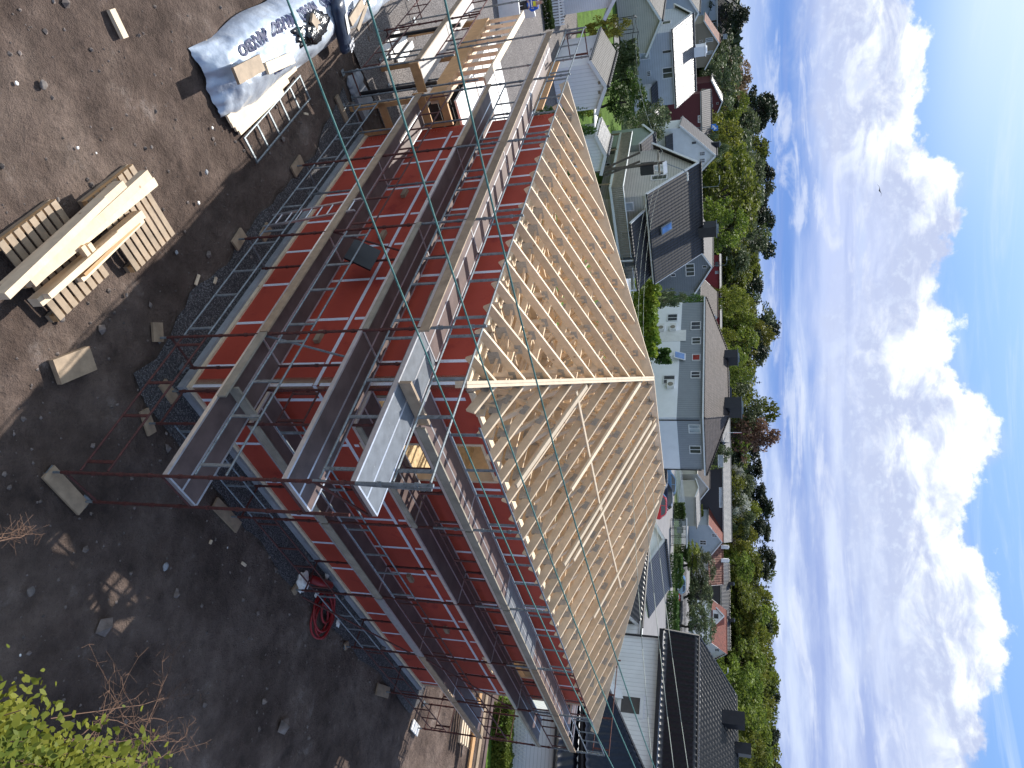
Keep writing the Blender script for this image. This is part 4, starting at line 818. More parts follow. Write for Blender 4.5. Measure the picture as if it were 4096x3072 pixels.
    def chim(s, x, y, w_, h, mat='black', d_=None):
        zr = s.hr-abs(y)*s.sl; o = MB().box(s.Q(x, y, zr-.4+(h+.4)/2), (w_, d_ or w_, h+.4), (s.d, s.n, Z)).build('chimney', M[mat], s.roof); MB().box(s.Q(x, y, zr+h+.04), (w_+.12, (d_ or w_)+.12, .08), (s.d, s.n, Z)).box(s.Q(x, y, zr+h+.14), (w_*.6, (d_ or w_)*.6, .12), (s.d, s.n, Z)).build('chimney_cap', M['galv'] if mat == 'black' else M[mat], s.roof)
def A3(x, y): return (2100+x/3.318, y/3.318)
def B3(x, y): return (2500+x/3.318, y/3.318)
def C3(x, y): return (2300+x/2.765, 450+y/2.765)
def D3(x, y): return (2350+x/2.765, 1000+y/2.765)
def E3(x, y): return (2600+x/3.016, 1500+y/3.016)
def F3(x, y): return (2550+x/3.016, 1800+y/3.016)
def G3(x, y): return (2550+x/3.687, 2300+y/3.687)
def WN(h, f, fn, x0, y0, x1, y1, **k): a = fn(x0, y0); b = fn(x1, y1); h.win(f, a[0], min(a[1], b[1]), b[0], max(a[1], b[1]), **k)
# white garage with brown tiles (gable to the right)
h = House('garage', 'small white garage with dark brown tiled roof behind the far scaffold corner', -18.9, 41.3, 134.4, 5.3, 3.1, 2.57, 3.32, T(41), 'sWhiteV', 'tdark', ov=.25, cat='garage')
WN(h, 'B', A3, 870, 650, 950, 680); 
for y_ in (1098, 1224): a = A3(985, y_); o, nn, tt = h.face('0'); q = HP(*a, o, nn); MB().box(q, (.18, .03, .15), (tt, nn, Z)).build('vent', M['woodgrey'], h.t)
MB().box(h.Q(-.2, -2.0, 2.15), (3.0, 1.6, .06), (h.d, (h.n*1+Z*.12).normalized(), Z)).build('lean_to_roof', M['whiteb'], h.t)
h = House('shed', 'low white shed with light corrugated roof to the right of the garage', -15.1, 43.6, 134.4, 2.6, 2.6, 2.3, 2.75, T(43), 'sWhiteV', 'tglare', ov=.2, cat='shed', gutter=False)
# house with porch at the far left edge
h = House('porch_house', 'white house with dark tiled roof and white porch railing at the left edge', -27.6, 42.0, 134.4, 8, 7.4, 2.9, 5.6, T(42), 'sWhite', 'tdark', ov=.5)
h2 = h; rl = thing('porch', 'dark porch floor with white criss-cross railing in front of the tiled house', 'porch', h.Q(-2, 4.6, 0))
MB().box(h.Q(-1.5, 4.3, .5), (5.4, 1.6, .9), (h.d, h.n, Z)).build('floor', M['sDark'], rl)
for k in range(5): MB().bar(h.Q(-4+k*1.2, 5.05, .95), h.Q(-4+k*1.2, 5.05, 2.0), .07, .07).build('rail_post', M['white'], rl)
for k in range(4):
    a_, b_ = h.Q(-4+k*1.2, 5.05, 1), h.Q(-2.8+k*1.2, 5.05, 1.9); MB().bar(a_, b_, .03, .04).bar(h.Q(-4+k*1.2, 5.05, 1.9), h.Q(-2.8+k*1.2, 5.05, 1), .03, .04).build('cross_brace', M['white'], rl)
for z_ in (1.0, 1.95): MB().bar(h.Q(-4, 5.05, z_), h.Q(.8, 5.05, z_), .05, .06).build('rail', M['white'], rl)
def picket(p, q, hgt, label, n=None, mat='white', group=None, z=None):
    p, q = V(p), V(q); l = (q-p).length; d = (q-p).normalized(); x = V((d.y, -d.x, 0)).normalized(); n = n or int(l/.14); t = thing('picket_fence', label, 'fence', p, group); mb = MB()
    for i in range(n): c = p.lerp(q, (i+.5)/n); mb.box(c+Z*hgt/2, (.085, .02, hgt), (d, x, Z)).box(c+Z*(hgt+.02), (.05, .018, .05), (d, x, Z))
    mb.build('pickets', M[mat], t)
    for z_ in (.25, .75): MB().bar(p+x*.03+Z*hgt*z_, q+x*.03+Z*hgt*z_, .03, .07).build('rail', M[mat], t)
p0_, p1_ = GT(2180, -60), GT(2192, 112); picket(p0_, p1_, .95, 'white picket fence in front of the porch at the left edge')
leafbox(GT(2160, -60), GT(2182, 118), .5, .45, 1500, .07, M['hedge'], 'hedge', 'low clipped dark hedge in front of the white picket fence, left edge', 'hedge', None, 8)
# big pale blue house with glaring roof
h = House('blue_house', 'big pale blue house with sun-glaring tiled roof and grey chimney', -34.9, 75.4, 45.2, 8.1, 7.5, 5.15, 7.07, T(75)-.6, 'sBlueW', 'tglare', ov=.35)
WN(h, 'A', B3, 505, 900, 625, 1030, mull=2); WN(h, 'A', B3, 500, 665, 610, 700); WN(h, 'A', B3, 195, 560, 315, 780, mull=3, gl='curtain'); WN(h, '0', B3, 500, 285, 600, 325); WN(h, '0', B3, 240, 275, 320, 320); WN(h, 'A', B3, 295, 945, 335, 1005, mull=3)
h.chim(-.1, 0.35, 1.0, 1.25, 'render', .9)
q0 = h.Q(2.1, -h.hw-.8, 0); pr = h
mb = MB().prism([h.Q(1.0, -h.hw, 3.3), h.Q(4.6, -h.hw, 3.3), h.Q(4.6, -h.hw-1.5, 2.75), h.Q(1.0, -h.hw-1.5, 2.75)], Z*-.08); mb.build('porch_roof', M['tblack'], h.t)
MB().box(h.Q(2.8, -h.hw-.62, 1.4), (3.2, 1.24, 2.6), (h.d, h.n, Z)).build('porch', M['sWhite'], h.t)
cr = HP(*B3(300, 1390), h.Q(0, -h.hw-1.26, 0), h.n); MB().tube(cr-h.n*.0, cr-h.n*.03, .38, 16).build('round_window', M['glass'], h.t)
h = House('blue_house', 'pale blue house with dark tiles cut off by the left picture edge', -47.5, 89, 135, 8, 8, 5.0, 7.4, T(89), 'sBlue', 'tdark')
h = House('annex', 'low grey wing with white gable boards before the pale blue house at left', -35, 66.0, 135, 5.5, 6.0, 3.0, 4.6, T(66)-.4, 'sBeige', 'tdark', ov=.3)
def trampoline():
    q = GT(2530, 95); q = V((-28.4, 57.5, T(57))); t = thing('trampoline', 'round trampoline with black safety net beside the pale blue house', 'trampoline', q); R = 1.9
    for k in range(8): an = k*pi/4; c = q+V((cos(an)*R, sin(an)*R, 0)); MB().tube(c, c+Z*2.5, .03, 6).build('net_pole', M['black'], t)
    for z_, rr in ((.85, .05), (2.5, .03)): MB().path([q+V((cos(i*pi/12)*R, sin(i*pi/12)*R, z_-.0-(.15*abs(sin(i*pi/3)) if z_ > 2 else 0))) for i in range(25)], rr).build('rim', M['black'], t)
    MB().prism([q+V((cos(i*pi/12)*R, sin(i*pi/12)*R, .83)) for i in range(24)], Z*-.02).build('mat', M['black'], t)
trampoline()
h = House('beige_house', 'tan house with pinkish red metal roof at the far left', -62.9, 131.4, 124.2, 10.9, 8.0, 7.3, 9.81, T(131), 'sBeigeD', 'tredold', ov=.4)
WN(h, '0', B3, 1075, 505, 1165, 550, mull=2, gl='curtain'); WN(h, '0', B3, 1075, 680, 1165, 715, mull=2, gl='curtain'); WN(h, '0', B3, 985, 535, 1025, 560)
h = House('blue_grey_house', 'far pale blue house with black pointed roof at the upper left', -80, 155, 45, 10.5, 10.5, 9.6, 13.6, T(155), 'sBlue', 'tdark', hip=.99, ov=.3)
WN(h, 'A', B3, 1310, 455, 1350, 510, mull=3, gl='curtain', rows=2)
h = House('brown_house', 'dark brown house with worn red tile roof furthest at the left edge', -98, 172, 130, 12, 10, 11.2, 14.6, T(172), 'sDark', 'tredold')
h = House('red_house', 'dark red gable house with shining white roof far left', -57.8, 146.2, 120.9, 9.7, 8.6, 8.33, 10.33, T(146), 'sRed', 'tglare', ov=.4)
WN(h, '0', B3, 1215, 1360, 1240, 1380); WN(h, '0', B3, 1130, 1385, 1160, 1420); WN(h, '0', B3, 1130, 1290, 1150, 1360, mull=2)
q0 = GT(2790, 450); h = House('red_annex', 'low dark red wing with grey tiled roof in front of the dark red gable house', D(2838, 455, 126).x, D(2838, 455, 126).y, 25, 7.5, 6, 6.9, 8.35, T(117), 'sRed', 'tgrey', ov=.3, cat='house')
WN(h, 'A', B3, 975, 1540, 995, 1620, mull=2)
h = House('white_house', 'white gable house with black roof between the red house and the bright trees', -28.0, 86.5, 118, 7.2, 7.6, 5.2, 9.2, T(86), 'sWhite', 'tgrey', ov=.3)
def H8(x, y): return (2650+x/2.764, 400+y/2.764)
WN(h, '0', H8, 415, 575, 465, 610, mull=2, rows=3); WN(h, '0', H8, 415, 650, 465, 690, mull=2, rows=3); WN(h, '0', H8, 325, 460, 372, 485); h.chim(1.5, .4, .55, .7)
MB().prism([h.Q(-h.hl-1.6, 3.0, 3.6), h.Q(-h.hl, 3.0, 4.3), h.Q(-h.hl, -.1, 4.3), h.Q(-h.hl-1.6, -.1, 3.6)], Z*-.1).build('porch_roof', M['tblack'], h.t)
# house with the balcony
h = House('balcony_house', 'grey beige gable house with black tiled roof and wrap-around balcony behind the rafters', -14.0, 57.9, 45.7, 8.5, 7.9, 4.25, 8.02, T(57)-.3, 'sBeige', 'tdark', ov=.4)
WN(h, '0', C3, 850, 700, 1010, 745, gl='glass'); WN(h, '0', C3, 770, 600, 1000, 650, gl='curtain', name='balcony_door'); WN(h, '0', C3, 345, 570, 385, 595); WN(h, 'A', C3, 560, 1000, 640, 1080, gl='curtain'); WN(h, 'A', D3, 415, 130, 560, 225, mull=2, gl='curtain'); WN(h, 'A', C3, 520, 1310, 620, 1380); WN(h, 'A', C3, 530, 1560, 650, 1640, gl='curtain')
h.chim(2.0, .15, .95, 1.25, 'black'); s_ = HP(*C3(1005, 1275), h.Q(0, -h.w/2, h.he), (Z-h.n*h.sl*-1*-1).normalized() if 0 else (Z-h.n*h.sl).normalized())
nn = (Z-h.n*h.sl).normalized(); MB().box(s_+nn*.05, (.75, 1.15, .12), (h.d, h.d.cross(nn), nn)).build('roof_window', M['galv'], h.roof); MB().box(s_+nn*.115, (.55, .95, .02), (h.d, h.d.cross(nn), nn)).build('roof_window_pane', M['skyglass'], h.roof)
MB().prism([h.Q(-2.6, -h.hw, 3.95), h.Q(3.6, -h.hw, 3.95), h.Q(3.9, -h.hw-1.7, 2.95), h.Q(-2.6, -h.hw-1.7, 2.95)], Z*-.1).build('porch_roof', M['tdark'], h.t)
MB().bar(h.Q(-2.66, -h.hw, 3.93), h.Q(-2.66, -h.hw-1.72, 2.93), .06, .2).build('barge_board', M['white'], h.t)
bal = MB(); deckz = 1.75
MB().box(h.Q(-h.hl-.9, -.2, deckz-.1), (1.8, 7.6, .14), (h.d, h.n, Z)).box(h.Q(-1.6, -h.hw-.75, deckz-.1), (4.6, 1.5, .14), (h.d, h.n, Z)).build('balcony_floor', M['woodgrey'], h.t)
for (p, q) in ((h.Q(-h.hl-1.8, 3.5, deckz), h.Q(-h.hl-1.8, -h.hw-1.5, deckz)), (h.Q(-h.hl-1.8, -h.hw-1.5, deckz), h.Q(.6, -h.hw-1.5, deckz)), (h.Q(1.6, -h.hw-1.5, deckz), h.Q(4, -h.hw-1.5, deckz))):
    mb = MB(); n = int((q-p).length/.16); d = (q-p).normalized(); x = d.cross(Z)
    for i in range(n): mb.box(p.lerp(q, (i+.5)/n)+Z*.45, (.11, .02, .85), (d, x, Z))
    mb.build('balustrade', M['woodgrey'], h.t); MB().bar(p+Z*.93, q+Z*.93, .16, .05).build('hand_rail', M['white'], h.t); MB().bar(p-Z*.02, q-Z*.02, .05, .18).build('balcony_edge', M['white'], h.t)
for k in range(4): q = h.Q(-h.hl-1.8, 3.3-2.6*k, 0); MB().bar(q+Z*.2, q+Z*1.7, .12, .12).build('balcony_post', M['woodold'], h.t)
for x_ in (.9, 3.9): q = h.Q(x_, -h.hw-1.55, 0); MB().bar(q+Z*.2, q+Z*2.9, .12, .12).build('porch_post', M['white'], h.t)
h = House('green_shed', 'grey green shed with small purple roof left of the balcony house', -19.8, 59.5, 45.7, 3.2, 3.4, 3.3, 4.3, T(59), 'sGreen', 'tgrey', ov=.2, cat='shed')
h = House('slate_house', 'slate blue gable house with white boards right behind the black tiled roof', -17.9, 96.4, 135.3, 8.2, 8.7, 6.2, 8.55, T(96), 'sGreyH', 'tgrey', ov=.4)
WN(h, '0', D3, 1092, 155, 1178, 280, mull=3); WN(h, '0', D3, 1275, 170, 1318, 195); WN(h, '0', D3, 925, 262, 970, 290)
h = House('tan_house', 'low dark house with brown tiled roof between the slate house and the long grey house', -13.6, 126, 135.6, 7.0, 7.4, 6.3, 8.98, T(126), 'sGreyH', 'tbrown', ov=.3)
h = House('red_flat_house', 'bright red flat roofed house at the forest edge', -18.5, 152, 8, 17, 6, 9.4, 9.75, T(152)+.6, 'sRed2', 'tlight', trim='sRed2', ov=.3)
WN(h, 'A', D3, 1440, 452, 1465, 505, gl='curtain'); WN(h, 'A', D3, 1410, 230, 1460, 265, gl='curtain'); WN(h, 'A', D3, 1410, 130, 1460, 185)
# long grey white house with hip roof
h = House('long_house', 'long two storey house, white below and slate blue above, with brown hip roof', 0.0, 80.9, -45.7, 19.6, 9.2, 7.80, 10.17, T(80)-.6, 'sGrey', 'tbrown', hip=1, ov=.45); LH = h
zb_ = 5.05
MB().prism([h.Q(-h.hl-.06, -h.hw-.06, -.5), h.Q(h.hl+.06, -h.hw-.06, -.5), h.Q(h.hl+.06, h.hw+.06, -.5), h.Q(-h.hl-.06, h.hw+.06, -.5)], Z*(zb_+.5)).build('lower_wall', M['render'], h.t)
for x0_, y0_, x1_, y1_, g_, m_ in [(1150, 800, 1245, 880, 'glass', 2), (1160, 975, 1245, 1040, 'glass', 2), (1165, 1160, 1240, 1220, 'redcurt', 1), (1150, 1350, 1240, 1415, 'glass', 2)]: WN(h, 'A', D3, x0_, y0_, x1_, y1_, mull=m_, gl=g_)
for x0_, y0_, x1_, y1_ in [(475, 600, 600, 690), (485, 855, 608, 938)]: WN(h, '1', E3, x0_, y0_, x1_, y1_, mull=2, gl='curtain' if y0_ == 600 else 'glass')
h.hw += .07; WN(h, 'A', D3, 890, 715, 990, 785, mull=2); WN(h, 'A', D3, 845, 1395, 960, 1475, mull=2, gl='glass')
o, nn, tt = h.face('A')
for x_, y_ in ((815, 875), (945, 870), (920, 1500)):
    q = HP(*D3(x_, y_), o, nn)+nn*.22; b = MB().box(q, (1.0, .4, .75), (tt, nn, Z)).build('heat_pump', M['whiteb'], h.t); MB().tube(q+nn*.2+tt*.15, q+nn*.22+tt*.15, .28, 16).build('fan_grille', M['woodgrey'], b)
q = HP(*D3(930, 950), o, nn); MB().box(q+nn*.02, (1.9, .04, 3.2), (tt, nn, Z)).build('panel_door', M['whiteb'], h.t)
q = HP(*D3(1022, 1190), o, nn); MB().box(q+nn*.3+Z*0, (1.1, .06, 1.3), (tt, (nn+Z*.4).normalized(), (Z-nn*.4).normalized())).build('open_window', M['white'], h.t); MB().box(q+nn*.34, (.85, .06, 1.05), (tt, (nn+Z*.4).normalized(), (Z-nn*.4).normalized())).build('open_window_pane', M['skyglass'], h.t)
h.hw -= .07
for x_ in (9.15,): c = h.Q(h.hl+.12, -h.hw+.3, 0); MB().tube(c+Z*.5, c+Z*7.3, .06).build('downpipe', M['black'], h.t); c = h.Q(h.hl+.12, h.hw-.05, 0); MB().tube(c+Z*.5, c+Z*7.3, .06).build('downpipe', M['black'], h.t)
h.chim(4.0, 0, 1.6, 1.3, 'black'); h.chim(-4.0, 0, 1.3, 1.1, 'black')
for k, (x_, y_) in enumerate([(1545, 1560)]):
    MB().prism([h.Q(-1.9, 2.2, 9.1), h.Q(-.7, 2.2, 9.1), h.Q(-1.3, 2.2, 10.6)], h.n*2).build('dormer', M['sDark'], h.roof)
LHdoor = GT
solo(MB().prism([GT(*D3(650, 850))+Z*2.4, GT(*D3(720, 670))+Z*2.4, GT(*D3(745, 950))+Z*2.4, GT(*D3(665, 1145))+Z*2.4], Z*-.15), 'carport_roof', M['plygrey'], 'flat grey carport roof in front of the white lower storey', 'carport roof')
h = House('small_beige_house', 'small cream house with white gable boards and bench to the right of the long house', 17.8, 137.0, 124.3, 8.0, 7.2, 5.14, 7.20, T(137)-1.6, 'sCream', 'tbrown', ov=.4)
WN(h, '0', F3, 605, 365, 680, 410, mull=2, rows=3)
h = House('cream_wing', 'low cream wing with pale shed roof behind the bus shelter', 22.5, 131.5, 34, 8, 5, 4.9, 5.5, T(131)-1.6, 'sCream', 'tlight', ov=.3, cat='house')
h = House('light_blue_house', 'light blue shingled gable house with worn red tiles behind the bus shelter', 31.0, 149.8, 112, 8.7, 8.0, 6.8, 9.46, T(149)-2, 'sLB', 'tred', ov=.3)
WN(h, '0', F3, 755, 1090, 825, 1140, mull=2, rows=2); WN(h, '0', F3, 900, 1010, 955, 1045, mull=2, rows=2); h.chim(2.5, .4, .5, .9, 'render')
h = House('long_dark_house', 'long near black house with light grey roof below the forest', 23.3, 154, 172, 21.5, 7.5, 9.70, 11.3, T(154), 'sDark', 'tlight', ov=.4)
WN(h, 'B', F3, 990, 455, 1035, 690, mull=1, gl='curtain'); WN(h, 'B', F3, 985, 80, 1025, 210, mull=2, gl='curtain')
h = House('long_dark_house', 'near black house with light grey roof right behind the hip roof of the long house', 3.9, 152, 172, 18, 7.5, 9.66, 11.15, T(152), 'sDark', 'tlight', ov=.4)
WN(h, 'B', E3, 825, 970, 880, 1110, gl='curtain')
h = House('black_house', 'black houses with dark grey tiles glinting behind the red tiled roofs', 51.5, 165, 165, 19, 7, 9.1, 10.9, T(163), 'sDark', 'tblack', ov=.3); h.chim(-3, 0, .8, .9); h.chim(5, 0, .8, .9)
h = House('red_tile_house', 'white house with red tiled roof and white gabled dormer on the right', 51.5, 148.0, -45.7, 9.6, 8.3, 7.17, 10.07, T(148)-1.5, 'sWhite', 'tred', ov=.3)
WN(h, 'A', G3, 905, 490, 990, 575, mull=2, rows=2); WN(h, '1', G3, 1145, 1085, 1200, 1120, mull=2, rows=3)
dm = HP(*G3(1160, 640), h.Q(0, -h.w/2+1.2, 0), -h.n); mb = MB(); q = V((dm.x, dm.y, 0))-h.n*.9; z_ = dm.z-.1
mb.prism([q-h.d*1.4+Z*(z_-1.2), q+h.d*1.4+Z*(z_-1.2), q+h.d*1.4+Z*(z_+.35), q+Z*(z_+1.5), q-h.d*1.4+Z*(z_+.35)], h.n*4); dmo = mb.build('dormer', M['white'], h.roof)
for sg in (-1, 1): MB().prism([q-h.n*.3+Z*(z_+1.7), q-h.n*.3+h.d*sg*1.8+Z*(z_+.15), q+h.n*4+h.d*sg*1.8+Z*(z_+.15), q+h.n*4+Z*(z_+1.7)], Z*-.1).build('dormer_roof', M['white' if 0 else 'tred'], h.roof)
for sg in (-1, 1): MB().bar(q-h.n*.33+Z*(z_+1.66), q-h.n*.33+h.d*sg*1.8+Z*(z_+.1), .06, .25).build('dormer_board', M['white'], h.roof)
MB().box(q-h.n*.03+Z*(z_+.1), (1.0, .06, .9), (h.d, h.n, Z)).build('dormer_window', M['glass'], h.roof)
wq = D(2892, 2262, 156); h = House('red_tile_wing', 'wing with worn red brown tiles and two chimneys right of the light blue gable', wq.x, wq.y+2, -8, 9.0, 6.5, wq.z-2.9, wq.z, T(150)-2, 'sCream', 'tredold', ov=.3, cat='house'); h.chim(-3.4, 0, .8, 1.1, 'render'); h.chim(-.6, 0, .8, 1.1, 'render')
# ---- the near neighbour on the right (white with black glazed tiles)
def tiled(polyfn_pts, name, mat, parent, cw=.34, rl=.42, amp=.05, step=.06):
    """real tile relief on a planar quad: p00, p10 along the eave, p01 / p11 up the slope"""
    p00, p10, p11, p01 = [V(p) for p in polyfn_pts]; le = (p10-p00).length; lu = ((p01+p11)/2-(p00+p10)/2).length; nu = max(4, int(le/cw)*6); rows = max(1, int(lu/rl)); nn = (p10-p00).cross(p01-p00).normalized()
    if nn.z < 0: nn = -nn
    mb = MB()
    for r in range(rows):
        for e in (0, 1):
            t_ = (r+e)/rows; a_, b_ = p00.lerp(p01, t_), p10.lerp(p11, t_); 
            for i in range(nu+1): u = i/nu; ph = u*(b_-a_).length/cw*2*pi; mb.v.append(a_.lerp(b_, u)+nn*(amp*(max(-.35, sin(ph)))*.8+(step if e == 0 else -.0)))
    W = nu+1
    for r in range(rows):
        for i in range(nu): a = (2*r)*W+i; mb.f.append((a, a+1, a+W+1, a+W))
        if r < rows-1:
            for i in range(nu): a = (2*r+1)*W+i; mb.f.append((a, a+1, a+W+1, a+W))
    return mb.build(name, mat, parent, True, False)
glz = pm('glazed_black_tile', (.009, .010, .016), .36, .3, 6, spec=.5)
NB = thing('neighbour_house', 'white clad house with black glazed tile roofs at the right edge', 'house', G(2300, 3000))
# wing A: gable roof, ridge parallel to the left wall direction
ra0, ra1 = G(2601, 2100, 4.9), G(2568, 2510, 4.9); e_ = G(2474, 2421, 3.3)
hwA = (e_-ra1).dot(-vb); dz = 4.9-3.3; hwA = 3.6; k_ = 1.; ed = -vb*3.6+Z*(-dz*k_)
tiled([ra0+ed, ra1+ed, ra1, ra0], 'roof', glz, NB); tiled([ra0-vb*-4.2+Z*(-dz*k_), ra1+vb*4.2+Z*(-dz*k_), ra1, ra0], 'roof', glz, NB)
MB().tube(ra0, ra1, .1).build('ridge_cap', M['black'], NB); MB().bar(ra1+Z*-.1, ra1+ed-Z*.1, .05, .22).build('barge_board', M['white'], NB)
mb = MB(); w0 = ra1+ua*.35; w1 = ra0-ua*.35; mb.prism([V((w0.x, w0.y, 0))-vb*3.2, V((w0.x, w0.y, 0))+vb*3.8, w0+vb*3.8+Z*(-dz*k_-.1), w0-Z*.1, w0-vb*3.2+Z*(-dz*k_*.9-.1)], w1-w0); mb.build('wall', M['sWhiteV'], NB)
# main body M: mansard-like roof
eL = D(2655, 2518, 41)
far = -ua*15; 
dep = vb*1.3; e1, e2 = eL, eL+far
b1 = HP(2795, 2544, eL+vb*1.3, vb); b2 = b1-ua*15; tiled([e2, e1, b1, b2], 'roof', glz, NB, .30, .3)
rv = vb*5; r1_ = HP(2944, 2783, b1+rv, vb); r2_ = r1_-ua*11; tiled([b2+vb*.02, b1+vb*.02, r1_, r2_+ua*0], 'roof', glz, NB, .30, .36)
MB().poly([e1, b1, r1_, r1_+vb*.1, b1+vb*7.2, e1+vb*9]).build('roof', M['tblack'], NB); MB().tube(b1, b2, .07).build('flashing', M['black'], NB); MB().tube(b1, r1_, .08).tube(r1_, r2_, .08).tube(e1, b1, .08).build('ridge_cap', M['black'], NB)
MB().bar(e1-vb*.05-Z*.12, e2-vb*.05-Z*.12, .14, .2).build('gutter', M['black'], NB)
mw = eL+vb*.45-ua*.35; mb = MB(); base = V((mw.x, mw.y, 0)); mb.prism([base, base-ua*14, base-ua*14+vb*11, base+vb*11], Z*(e1.z-.12)); mb.build('wall', M['sWhiteV'], NB)
def nbwin(px0, py0, px1, py1, pl, nrm_, nm='window'):
    a_, b_, c_ = HP(px0, py0, pl, nrm_), HP(px0, py1, pl, nrm_), HP(px1, (py0+py1)/2, pl, nrm_); mid = (a_+b_)/2; tt = (b_-a_); tt.z = 0; w_ = tt.length; tt.normalize(); h_ = abs(c_.z-mid.z); c = mid+Z*h_/2; nn = nrm_.normalized()
    if nn.dot(V((0, 0, H))-c) < 0: nn = -nn
    f = MB().box(c+nn*.02, (w_+.4, .09, h_+.4), (tt, nn, Z)).build(nm, M['white'], NB); MB().box(c+nn*.068, (w_, .02, h_), (tt, nn, Z)).build('pane', M['glass'], f)
nbwin(2485, 2785, 2560, 2850, base, vb)
MB().tube(V((e1.x, e1.y, e1.z-.2))-ua*.3+vb*.38, V((e1.x, e1.y, 3))-ua*.3+vb*.38, .06).build('downpipe', M['black'], NB)
for (x_, y_, x2, w_, h_) in ((1340, 1250, 0, .75, 1.2), (1440, 1500, 0, .6, .9)):
    q = HP(2250+x_/2.074, 2272+y_/2.074, b1, (Z*(b1-r1_).dot(vb)*-1+vb*-(r1_.z-b1.z)).normalized() if 0 else (vb*(-(r1_.z-b1.z))+Z*(r1_-b1).dot(vb)).normalized())
    MB().box(q+Z*(h_/2-.2), (w_, w_, h_+.2), (ua, vb, Z)).build('chimney', M['black'], NB)
# porch block between wing and body (white, flat top edge)
pp_ = V((ra1.x, ra1.y, 0)); mb = MB(); mb.prism([pp_-vb*.3, pp_-vb*.3-ua*4.2, pp_+vb*4-ua*4.2, pp_+vb*4], Z*4.75); mb.build('wall', M['sWhiteV'], NB)
MB().box(pp_-vb*.0-ua*2.1+Z*4.85, (4.5, .9, .12), (ua, vb, Z)).build('canopy', M['white'], NB); MB().bar(pp_-vb*.48+Z*4.93+ua*.2, pp_-vb*.48-ua*4.3+Z*4.93, .06, .1).build('gutter', M['black'], NB)
MB().prism([pp_-vb*.34-ua*4.2+Z*4.8, pp_-vb*.34-ua*3.0+Z*3.2, pp_-vb*1.4-ua*3.4+Z*2.9, pp_-vb*1.6-ua*4.6+Z*3.1], vb*.1).build('gable_soffit', M['white'], NB)
# near building N with two tiled planes and grey clad wall
g0, g1 = G(2028, 2851), G(2003, 3072); gd = V((-.945, .327, 0)); gn = V((-.327, -.945, 0))
NS = thing('neighbour_annex', 'low annex with pale blue grey cladding and black glazed roof at the lower right corner', 'house', g0)
wl = g0+gd*.3; wr = g0-gd*9
MB().prism([V((wl.x, wl.y, -.3)), V((wr.x, wr.y, -.3)), V((wr.x, wr.y, -.3))-gn*5, V((wl.x, wl.y, -.3))-gn*5], Z*2.75).build('wall', sidingmat('blue_grey_clad', (.62, .64, .68), .17, dark=.7), NS)
lat = MB()
for k in range(12): lat.bar(wl-gd*(.15*k+.1)+gn*.06+Z*.1, wl-gd*(.15*k+.1+.5)+gn*.06+Z*1.0, .02, .015).bar(wl-gd*(.15*k+.6)+gn*.08+Z*.1, wl-gd*(.15*k+.1)+gn*.08+Z*1.0, .02, .015)
lat.build('trellis', M['whiteb'], NS)
E0, E1 = wl+gn*.4+gd*.9+Z*2.45, wr+gn*.4+Z*2.45; up1 = -gn*1.5+Z*.65; tiled([E1, E0, E0+up1, E1+up1], 'roof', glz, NS); MB().bar(E0-Z*.06, E1-Z*.06, .12, .1).build('gutter', M['black'], NS)
s0 = E0+up1; MB().prism([s0-gn*.15+gd*0, E1+up1-gn*.15, E1+up1-gn*.15+Z*.75, s0-gn*.15+Z*.75], -gn*.3).build('clerestory_wall', M['dark'], NS)
pz = s0+Z*.75-gn*.1; sl2 = (Z*1.9-gn*-4).normalized() if 0 else (Z*4+gn*2.0).normalized()
q1, q2, q3, q4 = HP(2335, 2690, pz, sl2), HP(2342, 3400, pz, sl2), HP(2404, 2687, pz, sl2), HP(2573, 3072, pz, sl2)
vv = (q4-q3); tiled([q2, q1, q3+vv*0, q3+vv*2.1+(q2-q1)*.0], 'roof', glz, NS)
MB().bar(q3-Z*.02, q3+vv*2.1-Z*.02, .16, .14).build('barge_board', M['black'], NS); MB().bar(q1-Z*.1, q2-Z*.1, .12, .1).build('gutter', M['black'], NS)
# garage B beyond wing A
h = House('black_roofed_garage', 'white gabled building with black tiled roof beyond the near neighbour wing', 13.2, 50.9, 44.2, 6.3, 5.2, 4.2, 5.6, T(50), 'sWhite', 'tblack', ov=.3, cat='garage')
# ================================================================ trees
def leafmesh(name, clumps, per, size, rs, squash=.8, flat=0.):
    mb = MB()
    for (c, r) in clumps:
        for _ in range(int(per*r*r) if per > 3 else int(per)):
            d = V((rs.gauss(0, 1), rs.gauss(0, 1), rs.gauss(0, 1))).normalized()*r*rs.uniform(.55, 1.08); d.z *= squash
            a = V((rs.gauss(0, 1), rs.gauss(0, 1), rs.gauss(0, 1))); a.z *= (1-flat); a.normalize(); b = a.cross(V((rs.gauss(0, 1), rs.gauss(0, 1), rs.gauss(0, 1)))).normalized(); k = size*rs.uniform(.6, 1.35); p = c+d
            mb.poly([p-a*k, p-b*k*.6, p+a*k, p+b*k*.6])
    return mb
def limb(mb, p, q, r0, r1, rs, wob=.1, n=5):
    prev = p
    for i in range(1, n+1):
        u = i/n; c = p.lerp(q, u)+V((rs.gauss(0, wob), rs.gauss(0, wob), 0))*(1 if i < n else 0); mb.tube(prev, c, r0+(r1-r0)*(i-1)/n, 7, r0+(r1-r0)*u); prev = c
